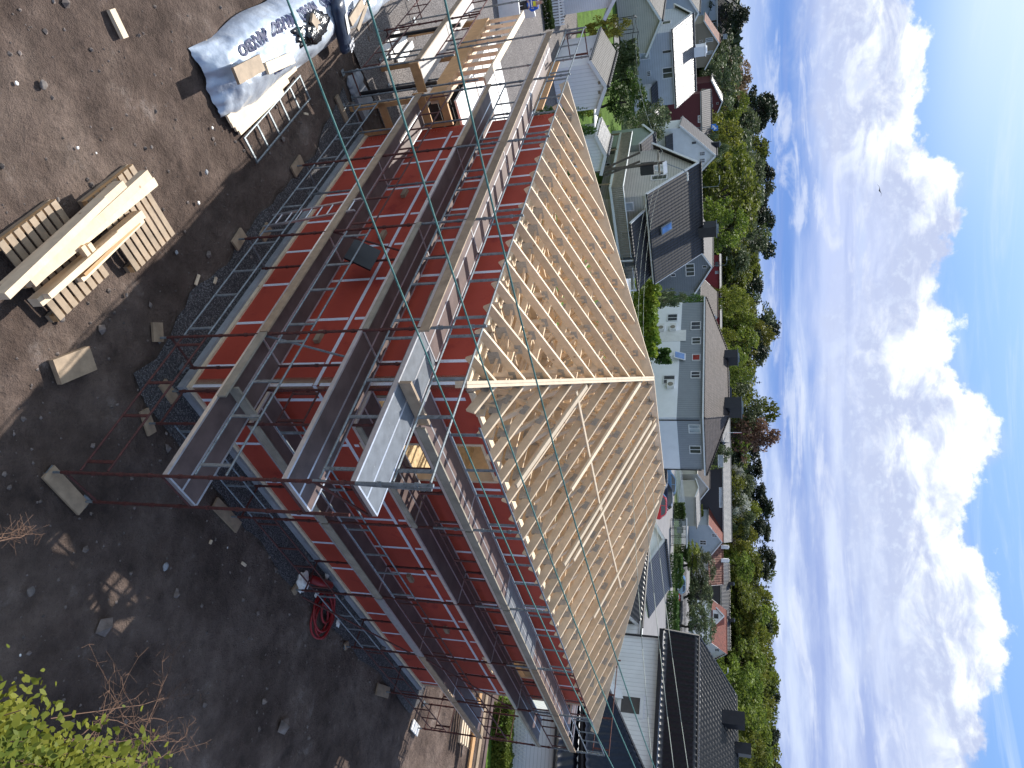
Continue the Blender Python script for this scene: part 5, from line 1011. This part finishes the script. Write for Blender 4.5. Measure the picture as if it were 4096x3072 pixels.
def proto(kind, seed, mat):
    """unit-sized trees: height 10 m, origin at the base"""
    rs = random.Random(seed); t = bpy.data.objects.new('tree', None); C.objects.link(t); ORG[t.name] = V((0, 0, 0)); tr = MB(); cl = []
    if kind in ('round', 'tall'):
        rx, rz_, cz = (3.5, 4.0, 5.9) if kind == 'round' else (2.3, 4.5, 5.4); n = 75 if kind == 'round' else 62
        limb(tr, V((0, 0, -.5)), V((rs.gauss(0, .2), rs.gauss(0, .2), cz)), .26, .12, rs)
        for _ in range(n):
            th = rs.uniform(0, 2*pi); v = rs.uniform(-.85, 1); rr = math.sqrt(max(0, 1-v*v))*rs.uniform(.55, 1.0); lob = 1+.22*sin(3*th+seed)+.15*rs.gauss(0, 1)
            cl.append((V((cos(th)*rr*rx*lob, sin(th)*rr*rx*lob, cz+v*rz_*(.9+.1*lob))), rs.uniform(.5, 1.05)))
        for c, r in cl[::6]: limb(tr, V((0, 0, rs.uniform(2.5, cz))), c, .08, .02, rs, .08, 3)
        lm = leafmesh('c', cl, 74, .215, rs)
    elif kind == 'pine':
        limb(tr, V((0, 0, -.5)), V((.15, .1, 9.6)), .2, .04, rs, .05, 7)
        for _ in range(52):
            z = rs.uniform(3.4, 9.9); rr = (10.6-z)*.40*rs.uniform(.3, 1)+.25; th = rs.uniform(0, 2*pi); c = V((cos(th)*rr, sin(th)*rr, z+.15*rr)); cl.append((c, rs.uniform(.5, .95))); limb(tr, V((.1, .05, z-.4)), c, .045, .015, rs, .04, 2)
        lm = leafmesh('c', cl, 120, .17, rs, .5)
    else:   # spruce
        limb(tr, V((0, 0, -.5)), V((0, 0, 9.9)), .17, .02, rs, .02, 5)
        for i in range(24):
            z = 1.0+8.8*i/24; rr = (10-z)*.25*rs.uniform(.8, 1.15)
            for k in range(max(3, int(8*rr))): th = rs.uniform(0, 2*pi); cl.append((V((cos(th)*rr*rs.uniform(.4, 1), sin(th)*rr*rs.uniform(.4, 1), z-.15*rr)), .18+.14*rr))
        lm = leafmesh('c', cl, 130, .12, rs, .45)
    lm.build('crown', M[mat], t, False, False); tr.build('trunk', M['bark'], t); t.location = (0, -400, -50); return t
PRO = {}
def tree(kind, mat, x, y, h, w_, label, group='trees', seed=None, z=None):
    key = (kind, mat, (seed or 0) % 2)
    if key not in PRO:
        t = PRO[key] = proto(kind, 17+31*key[2]+len(kind), mat)
    else: t = copy_tree(PRO[key])
    t.name = {'pine': 'pine_tree', 'spruce': 'spruce_tree'}.get(kind, 'deciduous_tree')
    s = h/10; t.location = (x, y, T(y) if z is None else z); wk = w_/(7 if kind == 'round' else 4.6 if kind == 'tall' else 4.2); t.scale = (wk, wk, s); t.rotation_euler = (0, 0, (x*7.3+y*3.1) % 6.28); return tag(t, label, 'tree', group)
def tpx(kind, mat, py, px_top, dist, wpx, label, group='trees', seed=0, px_base=None):
    """a tree whose top and crown width are read off the photograph, standing at a chosen distance"""
    q = D(px_top, py, dist); g_ = T(q.y); h = q.z-g_; return tree(kind, mat, q.x, q.y, max(1.2, h), wpx/FPX*dist, label, group, seed)
rs = random.Random(21)
nm = {'pineM': 'dark pine in the forest belt behind the houses', 'spr': 'dark spruce in the forest belt behind the houses', 'dec': 'leafy green tree in the forest belt behind the houses', 'yel': 'yellow green tree in the forest belt behind the houses'}
def skyl(py):   # forest skyline px as a function of py
    pts = [(0, 2905), (150, 2915), (250, 2960), (330, 2975), (420, 3095), (560, 3085), (700, 3095), (850, 3090), (1000, 3095), (1080, 3070), (1200, 3065), (1340, 3130), (1450, 3060), (1600, 3010), (1700, 3100), (1800, 3040), (1900, 3050), (2020, 3095), (2120, 3100), (2300, 3095), (2450, 3120), (2600, 3110), (2750, 3125), (2900, 3135), (3072, 3125)]
    for (a, b), (c, d) in zip(pts, pts[1:]):
        if a <= py <= c: return b+(d-b)*(py-a)/(c-a)
    return 3090
for row, (dist, n, dy, mix) in enumerate([(232, 40, 0, (.5, .3, .2, 0)), (212, 42, -14, (.38, .3, .25, .07)), (192, 36, -35, (.15, .2, .45, .2)), (184, 28, -70, (.05, .1, .55, .3))]):
    for i in range(n):
        py = -60+3200*(i+rs.uniform(.1, .9))/n; top_ = skyl(max(0, min(3072, py)))+dy+rs.gauss(0, 9)
        if py < 330: top_ = min(top_, 2935+dy*.3)
        if row > 1 and 300 < py < 480: continue
        k = rs.random(); c = 0
        while k > sum(mix[:c+1]) and c < 3: c += 1
        right = py > 2150
        if right and rs.random() < .65: c = 2 if rs.random() < .6 else 3
        kind, mat, lb, wpx = [('pine', 'pine', 'pineM', 115), ('spruce', 'spruce', 'spr', 100), ('round' if rs.random() < .6 else 'tall', 'leafG' if rs.random() < .5 else 'leafA', 'dec', 150), ('round', 'leafY', 'yel', 110)][c]
        if right: mat = {'leafG': 'leafA', 'leafA': 'leafA'}.get(mat, mat)
        tpx(kind, mat, py, top_-(15 if c > 1 else 0), dist, wpx*rs.uniform(.85, 1.25), nm[lb], 'forest trees behind the houses', i)
tag(leafbox(V((-120, 205, 6)), V((130, 205, 6)), 14, 9, 9000, .9, M['spruce'], 'undergrowth', 'dark undergrowth closing the foot of the forest belt', None, None, 3, 0, 'stuff'))
# trees one can tell apart in front of the forest: (kind, leaf, py, px top, distance, width px, label)
for i, a in enumerate([('round', 'leafA', 780, 3035, 150, 290, 'broad bright green deciduous tree, the largest behind the black tiled house'), ('round', 'leafA', 905, 2985, 135, 190, 'bright green tree right of the broadest one behind the black tiled house'), ('round', 'leafA', 655, 3010, 160, 160, 'green tree left of the broadest bright one'), ('round', 'leafY', 530, 2960, 130, 170, 'golden yellow green tree above the white gable house'),
    ('round', 'leafG', 590, 2840+70, 125, 90, 'small green tree by the white gable house'), ('round', 'leafG', 320, 2960, 165, 190, 'grey green tree left of the golden one, above the dark red house'), ('round', 'leafO', 305, 3000, 185, 170, 'copper brown tree at the left end of the forest'), ('pine', 'pine', 60, 2995, 170, 110, 'lone dark pine against the sky at the far left'), ('round', 'leafG', 230, 2965, 180, 150, 'dark green tree above the pointed blue house'),
    ('round', 'leafA', 420, 2990, 175, 130, 'yellowish green tree above the ridge of the dark red house'), ('round', 'leafY', 1190, 2990, 150, 110, 'yellow green tree right of the red flat roofed house'), ('round', 'leafY', 1340, 2945, 140, 80, 'small yellow green bush tree over the long house roof'), ('round', 'leafA', 1430, 2985, 150, 90, 'fresh green tree above the left chimney of the long house'), ('round', 'leafA', 1500, 3005, 155, 110, 'bright green tree above the ridge of the long house'),
    ('round', 'leafG', 1640, 3045, 170, 170, 'tall olive green tree behind the right chimney of the long house'), ('tall', 'leafO', 1745, 3110, 168, 120, 'pinkish brown bare looking tree leaning over the forest'), ('round', 'leafA', 1650, 3110, 175, 130, 'green tree top rising beside the pinkish bare tree'), ('round', 'blossom', 2010, 2995, 185, 130, 'whitish blossoming tree behind the long dark house'), ('round', 'blossom', 1885, 2970, 186, 60, 'small pale blossoming tree between dark spruces'),
    ('round', 'leafA', 2120, 2985, 188, 130, 'yellowish green tree right of the blossoming one'), ('round', 'leafY', 2225, 2800, 134, 110, 'yellow flowering bush tree beside the bus shelter'), ('round', 'leafG', 2270, 2860, 136, 150, 'grey green birch in the garden before the worn red roof'), ('round', 'leafG', 2390, 2850, 136, 170, 'grey green birch left of the white red roofed house'), ('round', 'leafG', 2520, 2860, 132, 150, 'grey green birch just left of the black neighbour roof'),
    ('round', 'leafY', 2330, 2930, 182, 70, 'small yellow bush tree between the two red roofs'), ('spruce', 'leafA', 1870, 2900, 140, 55, 'young light spruce at the right end of the long house'), ('round', 'leafG', 1810, 2925, 150, 80, 'dark garden tree before the light grey roof'), ('round', 'leafA', 2300, 2890+90, 186, 150, 'big light green tree behind the worn red roof'), ('round', 'leafA', 2440, 3040, 184, 230, 'big yellow green tree, left of two above the white red roofed house'), ('round', 'leafA', 2620, 3050, 182, 230, 'big yellow green tree, right of two above the white red roofed house'), ('round', 'leafA', 2760, 3045, 160, 200, 'leafy tree above the left edge of the black neighbour roof'), ('round', 'leafA', 2900, 3060, 155, 220, 'leafy tree above the neighbour chimneys'), ('round', 'leafA', 3030, 3060, 150, 200, 'leafy tree above the lower right corner')]): tpx(*a, seed=i)
# garden trees and shrubs nearer
for i, a in enumerate([('round', 'hedge', 395, 2585, 58, 165, 'dense round dark green tree between the garage and the blue house'), ('round', 'leafG', 520, 2650, 66, 120, 'thin grey green apple tree before the balcony house'), ('round', 'leafG', 460, 2680, 74, 110, 'pale spring green tree at the end of the blue house'), ('round', 'leafG', 1195, 2742, 74, 70, 'light garden shrub right of the slate gable house'), ('round', 'hedge', 1200, 2822, 88, 60, 'dark round juniper at the corner of the long house'),
    ('spruce', 'hedge', 430, 2360, 38, 60, 'small dark conifer between garage and rafters'), ('round', 'hedge', 520, 2380, 36, 60, 'dark shrub by the sheds behind the rafters'), ('round', 'leafY', 100, 2520, 50, 70, 'olive shrub behind the porch house')]): tpx(*a, group='garden trees', seed=i)
def gz(px, py, d): q = D(px, py, d); q.z = T(q.y); return q
leafbox(gz(2500, 190, 63), gz(2500, 345, 60), 1.5, 2.6, 5000, .12, M['leafG'], 'hedge', 'brownish green hedge in front of the pale blue house', 'hedge', None, 31)
leafbox(gz(2540, 1140, 62), gz(2540, 1420, 60), 2.2, 3.5, 8000, .13, M['hedgeY'], 'hedge', 'dense yellow green conifer hedge before the carport', 'hedge', None, 32)
leafbox(gz(2600, 1395, 66), gz(2600, 1455, 66), 1.4, 4.0, 1600, .12, M['hedge'], 'hedge', 'dark cypress clump under the white lower storey', 'hedge', None, 33)
leafbox(GT(2694, 2010), GT(2694, 2078), 2.0, 1.8, 2200, .12, M['hedge'], 'hedge', 'clipped green hedge left of the bus shelter', 'hedge', None, 34)
leafbox(GT(2700, 2178), GT(2700, 2240), 2.0, 2.2, 2000, .13, M['hedge'], 'hedge', 'green hedge right of the bus shelter', 'hedge', None, 35)
leafbox(GT(2680, 2215), GT(2680, 2345), 2.4, 1.9, 3500, .12, M['hedge'], 'hedge', 'green hedge between the two roads before the parked blue car', 'hedge', None, 36)
leafbox(GT(2668, 2370), GT(2668, 2570), 3.0, 1.6, 4500, .12, M['hedge'], 'hedge', 'long dark hedge along the road right of the give way sign', 'hedge', None, 37)
leafbox(gz(2420, 365, 46), gz(2440, 420, 52), 1.2, 1.0, 1200, .10, M['leafA'], 'hedge', 'low bright shrubs on the lawn behind the shed', 'hedge', None, 38)
leafbox(gz(2620, 600, 130), gz(2620, 800, 130), 3, 3, 2500, .3, M['hedge'], 'hedge', 'dark hedge in front of the bright trees', 'hedge', None, 39)
leafbox(gz(2600, 2020, 150), gz(2600, 2090, 152), 2, 2.5, 2500, .2, M['leafY'], 'hedge', 'yellow green garden shrubs behind the cream house', 'hedge', None, 40)
# ================================================================ fences, pole, wires
a_, b_ = GT(2696, 1880), GT(2712, 2018); picket(a_, b_, 1.25, 'tall white picket fence in front of the cream house', n=44)
a_, b_ = gz(2440, 585, 48), gz(2440, 500, 56); picket(a_, b_, 1.0, 'grey wooden fence at the lawn behind the shed', mat='woodgrey')
a_, b_ = GT(2722, 2260), GT(2720, 2560); picket(a_, b_, 1.1, 'dark board fence across the far road', n=60, mat='black')
pq_ = gz(2380, 687, 50); ptop = D(2665, 648, 50); UP = thing('utility_pole', 'leaning wooden utility pole with insulators and transformer before the balcony house', 'utility pole', pq_)
MB().tube(pq_, ptop, .13, 10, .09).build('pole', M['pole'], UP)
for (x0, y0, x1, y1) in ((2415, 675, 2560, 610), (2415, 705, 2560, 645)): MB().tube(D(x0, y0, 50), D(x1, y1, 50.3), .075, 8).build('stay_pole', M['pole'], UP)
c = ptop-Z*.5; MB().bar(c-vb*.9, c+vb*.9, .12, .14).build('cross_arm', M['woodgrey'], UP)
for k in (-.8, 0, .8): MB().tube(c+vb*k+Z*.05, c+vb*k+Z*.3, .05, 8).build('insulator', M['black'], UP)
MB().box(ptop+vb*.35-Z*1.3, (.7, .6, .9), (ua, vb, Z)).build('transformer', M['black'], UP); MB().box(ptop+vb*.3-Z*.1+ua*-.2, (.9, .35, .05), (vb, (ua+Z).normalized(), (Z-ua).normalized())).build('lamp_shield', M['whiteb'], UP)
arm = D(2750, 695, 50.5); MB().path([ptop-Z*.2, ptop+(arm-ptop)*.7+Z*.15, arm], .03).build('lamp_arm', M['galv'], UP); MB().box(arm+vb*.2, (.6, .18, .1), (vb, ua, Z)).build('lamp_head', M['whiteb'], UP)
for k, (px, py, d_, lb) in enumerate([(2620, 3200, 13, 'thin pale wire running from the utility pole, lowest on the right'), (2710, 3200, 13, 'thin pale wire running from the utility pole, middle one'), (2770, 3200, 14, 'thin pale wire running from the utility pole, highest on the right')]): wire(c+vb*(-.8+.8*k)+Z*.3, D(px, py, d_), .0065, 1.1, lb, 'wire', 'power_line', 'power lines from the utility pole', 30)
wire(c+vb*-.8+Z*.3, D(2560, -60, 40), .009, .8, 'thin pale wire running left from the utility pole', 'wire', 'power_line', 'power lines from the utility pole', 24)
for k, (px, py, d_, px0, lb) in enumerate([(2870, 745, 120, 2830, 'white street lamp by the grey gabled roof'), (2900, 1060, 140, 2850, 'curved street lamp before the red flat roofed house'), (2900, 2700, 90, 2800, 'dark street lamp before the white gable at right')]):
    q0, q1 = gz(px0, py, d_), D(px, py, d_); t = thing('street_lamp', lb, 'street lamp', q0, 'street lamps'); MB().tube(q0, q1, .07, 8, .05).build('post', M['galv'], t); MB().path([q1, q1+vb*-.6+Z*.3, q1+vb*-1.3+Z*.35], .04).build('arm', M['galv'], t); MB().box(q1+vb*-1.5+Z*.33, (.7, .25, .12), (vb, ua, Z)).build('lamp_head', M['whiteb'], t)
fp = D(2930, 1730, 150); f0 = gz(2800, 1730, 150); t = thing('flagpole', 'white flagpole with small red and white flag behind the light grey roof', 'flagpole', f0); MB().tube(f0, fp+Z*1.8, .06).build('pole', M['white'], t); MB().box(fp+Z*1.0+vb*.1, (.25, .03, 1.6), (vb, ua, Z)).build('flag', M['paintred'], t)
# ================================================================ cars, bus shelter, sign, worker
def car(name, label, c, yaw, paint, l=4.2, w_=1.78, h=1.5, group='parked cars'):
    t = thing(name, label, 'car', c, group); d = V((cos(yaw), sin(yaw), 0)); n = V((-sin(yaw), cos(yaw), 0)); X = lambda x, y, z: c+d*x+n*y+Z*z
    prof = [(-.5, .30), (-.5, .55), (-.485, .62), (-.47, .64), (.16, .64), (.34, .58), (.46, .50), (.5, .40), (.5, .25), (.46, .18), (-.46, .18)]
    def loft(rows, name, mat, sm=True):
        mb = MB(); k = len(rows[0])
        for r in rows: mb.v += r
        for i in range(len(rows)-1):
            for j in range(k): a = i*k+j; b = i*k+(j+1) % k; mb.f.append((a, b, b+k, a+k))
        mb.f.append(tuple(reversed(range(k)))); mb.f.append(tuple(range((len(rows)-1)*k, len(rows)*k))); return mb.build(name, mat, t, sm)
    rows = []
    for y, s_, zz in ((-.5, .94, .03), (-.49, .985, .01), (-.42, 1, 0), (.42, 1, 0), (.49, .985, .01), (.5, .94, .03)): rows.append([X(px_*l*s_, y*w_, (pz_*h*(1-zz if pz_ > .3 else 1))) for px_, pz_ in prof])
    loft(rows, 'body', paint, False)
    gh = [(-.47, .63), (-.40, .90), (-.33, .985), (-.02, 1.0), (.06, .96), (.22, .62)]
    rows = [[X(px_*l*(.98 if abs(y) > .4 else 1), y*w_*(1-.16*max(0, (pz_-.62)/.38)), pz_*h) for px_, pz_ in gh] for y in (-.47, -.43, .43, .47)]; cb_ = loft(rows, 'cabin', paint, False)
    for sg in (-1, 1):
        yy = lambda z: sg*w_*(.472*(1-.16*max(0, (z-.62)/.38)))+sg*.006
        for win in ([(-.40, .67), (-.36, .90), (-.30, .95), (-.15, .96), (-.15, .66)], [(-.135, .66), (-.135, .96), (-.02, .96), (.03, .92), (.15, .66)]): MB().prism([X(a*l, yy(b), b*h) for a, b in win], n*sg*.004).build('side_window', M['glass'], cb_)
        for wx in (-.30, .31):
            q = X(wx*l, sg*(w_/2-.09), .31); wb = MB().tube(q-n*sg*.1, q+n*sg*.1, .31, 20).build('wheel', M['dark'], t); rb_ = MB().tube(q+n*sg*.095, q+n*sg*.108, .2, 14)
            for k in range(5): rb_.box(q+n*sg*.112+(d*cos(k*1.257)+Z*sin(k*1.257))*.1, (.2, .01, .05), (d*cos(k*1.257)+Z*sin(k*1.257), n, Z*cos(k*1.257)-d*sin(k*1.257)))
            rb_.build('rim', M['alu'], wb)
        MB().box(X(.475*l, sg*.34*w_, .45*h), (.12, .36, .14), (d, n, Z)).build('headlight', M['curtain'], t); MB().box(X(-.492*l, sg*.38*w_, .55*h), (.08, .22, .22), (d, n, Z)).build('tail_light', M['paintred'], t); MB().box(X(.12*l, sg*.54*w_, .66*h), (.14, .16, .1), (d, n, Z)).build('mirror', M['black'], t)
    def rn(x, z): return [X(x*l, y*w_, z*h) for y in (-.40, .40)]
    for (x0, z0, x1, z1, nm_, off) in ((.205, .66, .075, .93, 'windscreen', .02), (-.462, .67, -.405, .88, 'rear_window', -.02)):
        a_ = rn(x0, z0); b_ = rn(x1, z1); MB().prism([a_[0], a_[1], b_[1]-n*.06, b_[0]+n*.06], (d*off+Z*.014)).build(nm_, M['skyglass' if off > 0 else 'glass'], cb_)
    MB().box(X(.497*l, 0, .30*h), (.05, .5*w_, .12*h), (d, n, Z)).build('grille', M['dark'], t)
    return t
CP = lambda name, col: pm(name, col, .25, .05, 2, metal=.3, spec=.6, coat=.6)
red_ = CP('red_car_paint', (.60, .012, .03)); nav = CP('navy_car_paint', (.03, .045, .09)); sil = CP('silver_car_paint', (.42, .45, .48)); blu = CP('blue_car_paint', (.10, .22, .38)); blk = CP('black_car_paint', (.015, .016, .02)); lbl = CP('pale_blue_car_paint', (.30, .42, .52))
R2 = R_(155)
cr = GT(2606, 1998); car('red_car', 'red hatchback parked on the road above the rafters', cr+Z*.04, R_(172), red_, 4.7, 2.0, 1.8)
cr = GT(2640, 1966); car('estate_car', 'black blue estate car parked behind the red hatchback', cr+Z*.04, R_(160), nav, 5.0, 2, 1.7)
cr = GT(2655, 1920); car('blue_car', 'blue car parked furthest along the white picket fence', cr+Z*.04, R_(165), blu, 5.0, 2, 1.7)
cr = GT(2622, 1890); car('black_car', 'dark car half hidden by the corner of the white house wall', cr+Z*.04, R_(160), blk, 4.6)
cr = GT(2592, 1925); car('silver_car', 'silver car front just showing over the roof hip', cr+Z*.04, R_(160), sil, 4.4)
cr = GT(2706, 2320); car('pale_blue_car', 'pale blue car parked behind the hedge on the far road', cr+Z*.05, R_(175), lbl, 4.6)
cr = gz(2600, 1200, 70)+Z*1.0; car('dark_glass_car', 'dark car with bright sky reflections behind the conifer hedge', cr, R_(100), nav, 4.8, 2, 1.7)
cr = gz(2500, 1150, 56)+Z*.6; car('white_car', 'white car roof just visible above the rafters', cr, R_(100), sil, 4.4)
# bus shelter
q = GT(2682, 2128); t = thing('bus_shelter', 'glass bus shelter with grey roof beside the road', 'bus shelter', q); bx_ = V((1, -.05, 0)).normalized(); by_ = V((.05, 1, 0)).normalized(); tg, tt_, tb = newmat('clear_glass'); tb.inputs['Transmission Weight'].default_value = .9; tb.inputs['Roughness'].default_value = .05; tb.inputs['Base Color'].default_value = (.75, .82, .85, 1); tb.inputs['IOR'].default_value = 1.05
for x in (-2, -.65, .65, 2):
    for y in (-.7, .7): MB().bar(q+bx_*x+by_*y, q+bx_*x+by_*y+Z*2.4, .07, .07).build('post', M['black'], t)
for z_ in (.25, 1.3, 2.35): MB().bar(q-bx_*2+by_*.7+Z*z_, q+bx_*2+by_*.7+Z*z_, .05, .05).build('cross_bar', M['black'], t)
MB().box(q+by_*.68+Z*1.3, (3.9, .015, 2.0), (bx_, by_, Z)).build('glass_wall', tg, t); MB().box(q-by_*.1+Z*2.5, (4.6, 2.0, .12), (bx_, by_, (Z+by_*.05).normalized())).build('roof', M['galv'], t)
MB().box(q-bx_*.3+by_*.6+Z*1.45, (1.0, .05, 1.0), (bx_, by_, Z)).build('notice_board', M['sGreen'], t); MB().box(q+by_*.4+Z*.5, (3.2, .4, .05), (bx_, by_, Z)).build('bench', M['woodold'], t)
# give way sign
q = D(2712, 2388, 110); q0 = gz(2600, 2388, 110); t = thing('give_way_sign', 'red and white triangular give way sign beside the hedge', 'road sign', q0); nn = (V((0, 0, H))-q); nn.z = 0; nn.normalize(); x = nn.cross(Z).normalized()
MB().tube(q0, q+Z*.7, .04, 8).build('post', M['galv'], t)
def tri(r, off): return [q+nn*off+Z*(-r), q+nn*off+x*r*.87+Z*r*.5, q+nn*off-x*r*.87+Z*r*.5]
MB().prism(tri(.62, .05), nn*.02).build('sign_plate', M['paintred'], t); MB().prism(tri(.36, .075), nn*.01).build('white_centre', M['white'], t); MB().box(q+Z*.62+nn*.06, (1.0, .03, .3), (x, nn, Z)).build('name_plate', M['plate'], t)
# two blue pedestrian signs by the grey roofs
for k, (px, py) in enumerate([(2855, 506), (2862, 513)]):
    q = D(px, py, 112); q0 = gz(2800, py, 112); t = thing('pedestrian_sign', 'square blue pedestrian sign beside the grey roof, '+('left one' if k == 0 else 'right one'), 'road sign', q0); nn = (V((0, 0, H))-q); nn.z = 0; nn.normalize(); x = nn.cross(Z).normalized(); MB().tube(q0, q+Z*.2, .04, 8).build('post', M['galv'], t)
    MB().box(q+nn*.06, (.7, .03, .7), (x, nn, Z)).build('sign_plate', pm('sign_blue', (.02, .16, .55), .4), t); MB().prism([q+nn*.08+Z*.22, q+nn*.08+x*.24-Z*.2, q+nn*.08-x*.24-Z*.2], nn*.01).build('white_triangle', M['white'], t)
# worker in blue
pb = G(2030, 33); pd = Z; ph = 1.72; face = (V((0, 0, 0))-pb); face.z = 0; face.normalize(); fr = V((.5, -.87, 0)); rt = fr.cross(Z)
def skin(name, chain, mat, parent, sub=2):
    """chain: dict name -> (pos, radius), edges"""
    nodes, edges = chain; me = bpy.data.meshes.new(name); ks = list(nodes); org = ORG.get(parent.name, V((0, 0, 0))) if parent else V((0, 0, 0))
    me.from_pydata([tuple(nodes[k][0]) for k in ks], [(ks.index(a), ks.index(b)) for a, b in edges], []); o = bpy.data.objects.new(name, me); C.objects.link(o); md = o.modifiers.new('s', 'SKIN'); sv = me.skin_vertices[0].data
    for i, k in enumerate(ks): r = nodes[k][1]; sv[i].radius = r if isinstance(r, tuple) else (r, r); sv[i].use_root = (i == 0)
    ms = o.modifiers.new('u', 'SUBSURF'); ms.levels = sub; ms.render_levels = sub; dg = bpy.context.evaluated_depsgraph_get(); dg.update(); m2 = bpy.data.meshes.new_from_object(o.evaluated_get(dg)); o.modifiers.clear(); o.data = m2; m2.materials.clear(); m2.materials.append(mat); m2.polygons.foreach_set('use_smooth', [True]*len(m2.polygons)); o.parent = parent; ORG[o.name] = org; return o
X = lambda f, r, z: fr*f+rt*r+Z*z
W = thing('person', 'worker in blue hi-vis jacket and black trousers standing on the gravel yard', 'person', pb)
sk = pm('skin', (.42, .24, .17), .6, .08, 8)
J = {'pel': (X(0, 0, .95), (.15, .11)), 'bel': (X(.01, 0, 1.1), (.14, .1)), 'che': (X(0, 0, 1.32), (.17, .11)), 'nec': (X(0, 0, 1.5), .06), 'hea': (X(.01, 0, 1.6), (.075, .085)), 'top': (X(.0, 0, 1.7), (.07, .08))}
Ed = [('pel', 'bel'), ('bel', 'che'), ('che', 'nec'), ('nec', 'hea'), ('hea', 'top')]
for sg, nm_ in ((-1, 'l'), (1, 'r')):
    J.update({nm_+'sh': (X(0, sg*.19, 1.42), .055), nm_+'el': (X(.02, sg*.27, 1.15), .043), nm_+'wr': (X(.22, sg*.14, 1.08), .03), nm_+'ha': (X(.28, sg*.10, 1.09), .03), nm_+'hi': (X(0, sg*.09, .9), .085), nm_+'kn': (X(.03+.06*sg, sg*.11, .5), .055), nm_+'an': (X(.08*sg, sg*.12, .09), .04), nm_+'to': (X(.08*sg+.16, sg*.13, .04), .035)})
    Ed += [('che', nm_+'sh'), (nm_+'sh', nm_+'el'), (nm_+'el', nm_+'wr'), (nm_+'wr', nm_+'ha'), ('pel', nm_+'hi'), (nm_+'hi', nm_+'kn'), (nm_+'kn', nm_+'an'), (nm_+'an', nm_+'to')]
    for k in range(5):
        b = 'f%s%d' % (nm_, k); J[b+'a'] = (X(.33, sg*(.075+.018*k), 1.10-.01*k), .009); J[b+'b'] = (X(.36, sg*(.065+.018*k), 1.08-.01*k), .008); Ed += [(nm_+'ha', b+'a'), (b+'a', b+'b')]
skin('body', (J, Ed), sk, W)
g_ = .022; sub_ = lambda ks: {k: (J[k][0], tuple(v+g_ for v in J[k][1]) if isinstance(J[k][1], tuple) else J[k][1]+g_) for k in ks}
skin('jacket', (sub_(['bel', 'pel', 'che', 'lsh', 'lel', 'lwr', 'rsh', 'rel', 'rwr']), [('bel', 'pel'), ('bel', 'che'), ('che', 'lsh'), ('lsh', 'lel'), ('lel', 'lwr'), ('che', 'rsh'), ('rsh', 'rel'), ('rel', 'rwr')]), pm('blue_jacket', (.02, .10, .48), .7, .2, 6), W)
skin('trousers', (sub_(['pel', 'lhi', 'lkn', 'lan', 'rhi', 'rkn', 'ran']), [('pel', 'lhi'), ('lhi', 'lkn'), ('lkn', 'lan'), ('pel', 'rhi'), ('rhi', 'rkn'), ('rkn', 'ran')]), M['black'], W)
skin('hair', ({'a': (X(-.02, 0, 1.66), (.085, .09)), 'b': (X(-.02, 0, 1.72), (.07, .075))}, [('a', 'b')]), M['pole'], W)
for z_ in (1.05, 1.17): 
    mb = MB(); ring_ = [X(cos(i*pi/8)*.142, sin(i*pi/8)*.185, z_) for i in range(16)]
    for i in range(16): a_, b_ = ring_[i], ring_[(i+1) % 16]; mb.poly([a_, b_, b_+Z*.05, a_+Z*.05])
    o = mb.build('reflective_band', M['white'], None); o.parent = W
for o_ in W.children:
    if o_.name.startswith('reflective'): pass
MB().box(pb+X(.14, 0, 1.33), (.02, .2, .12), (fr, rt, Z)).build('yellow_vest_panel', pm('vest_yellow', (.6, .6, .03), .6), W)
# bird in the sky
q = D(3518, 762, 90); t = thing('bird', 'small gull gliding in front of the big white cloud', 'bird', q); x = V((.94, .2, .3)).normalized(); y = x.cross(V((0, 1, 0))).normalized()
skin('body', ({'a': (x*0+V((0, -.18, 0)), .05), 'b': (V((0, 0, 0)), .07), 'c': (V((0, .2, 0)), .05), 'l1': (x*-.35+Z*.12, (.07, .015)), 'l2': (x*-.72-Z*.02, (.03, .008)), 'r1': (x*.35+Z*.1, (.07, .015)), 'r2': (x*.72-Z*.04, (.03, .008))}, [('b', 'a'), ('b', 'c'), ('b', 'l1'), ('l1', 'l2'), ('b', 'r1'), ('r1', 'r2')]), pm('gull_grey', (.12, .13, .15), .8), t)
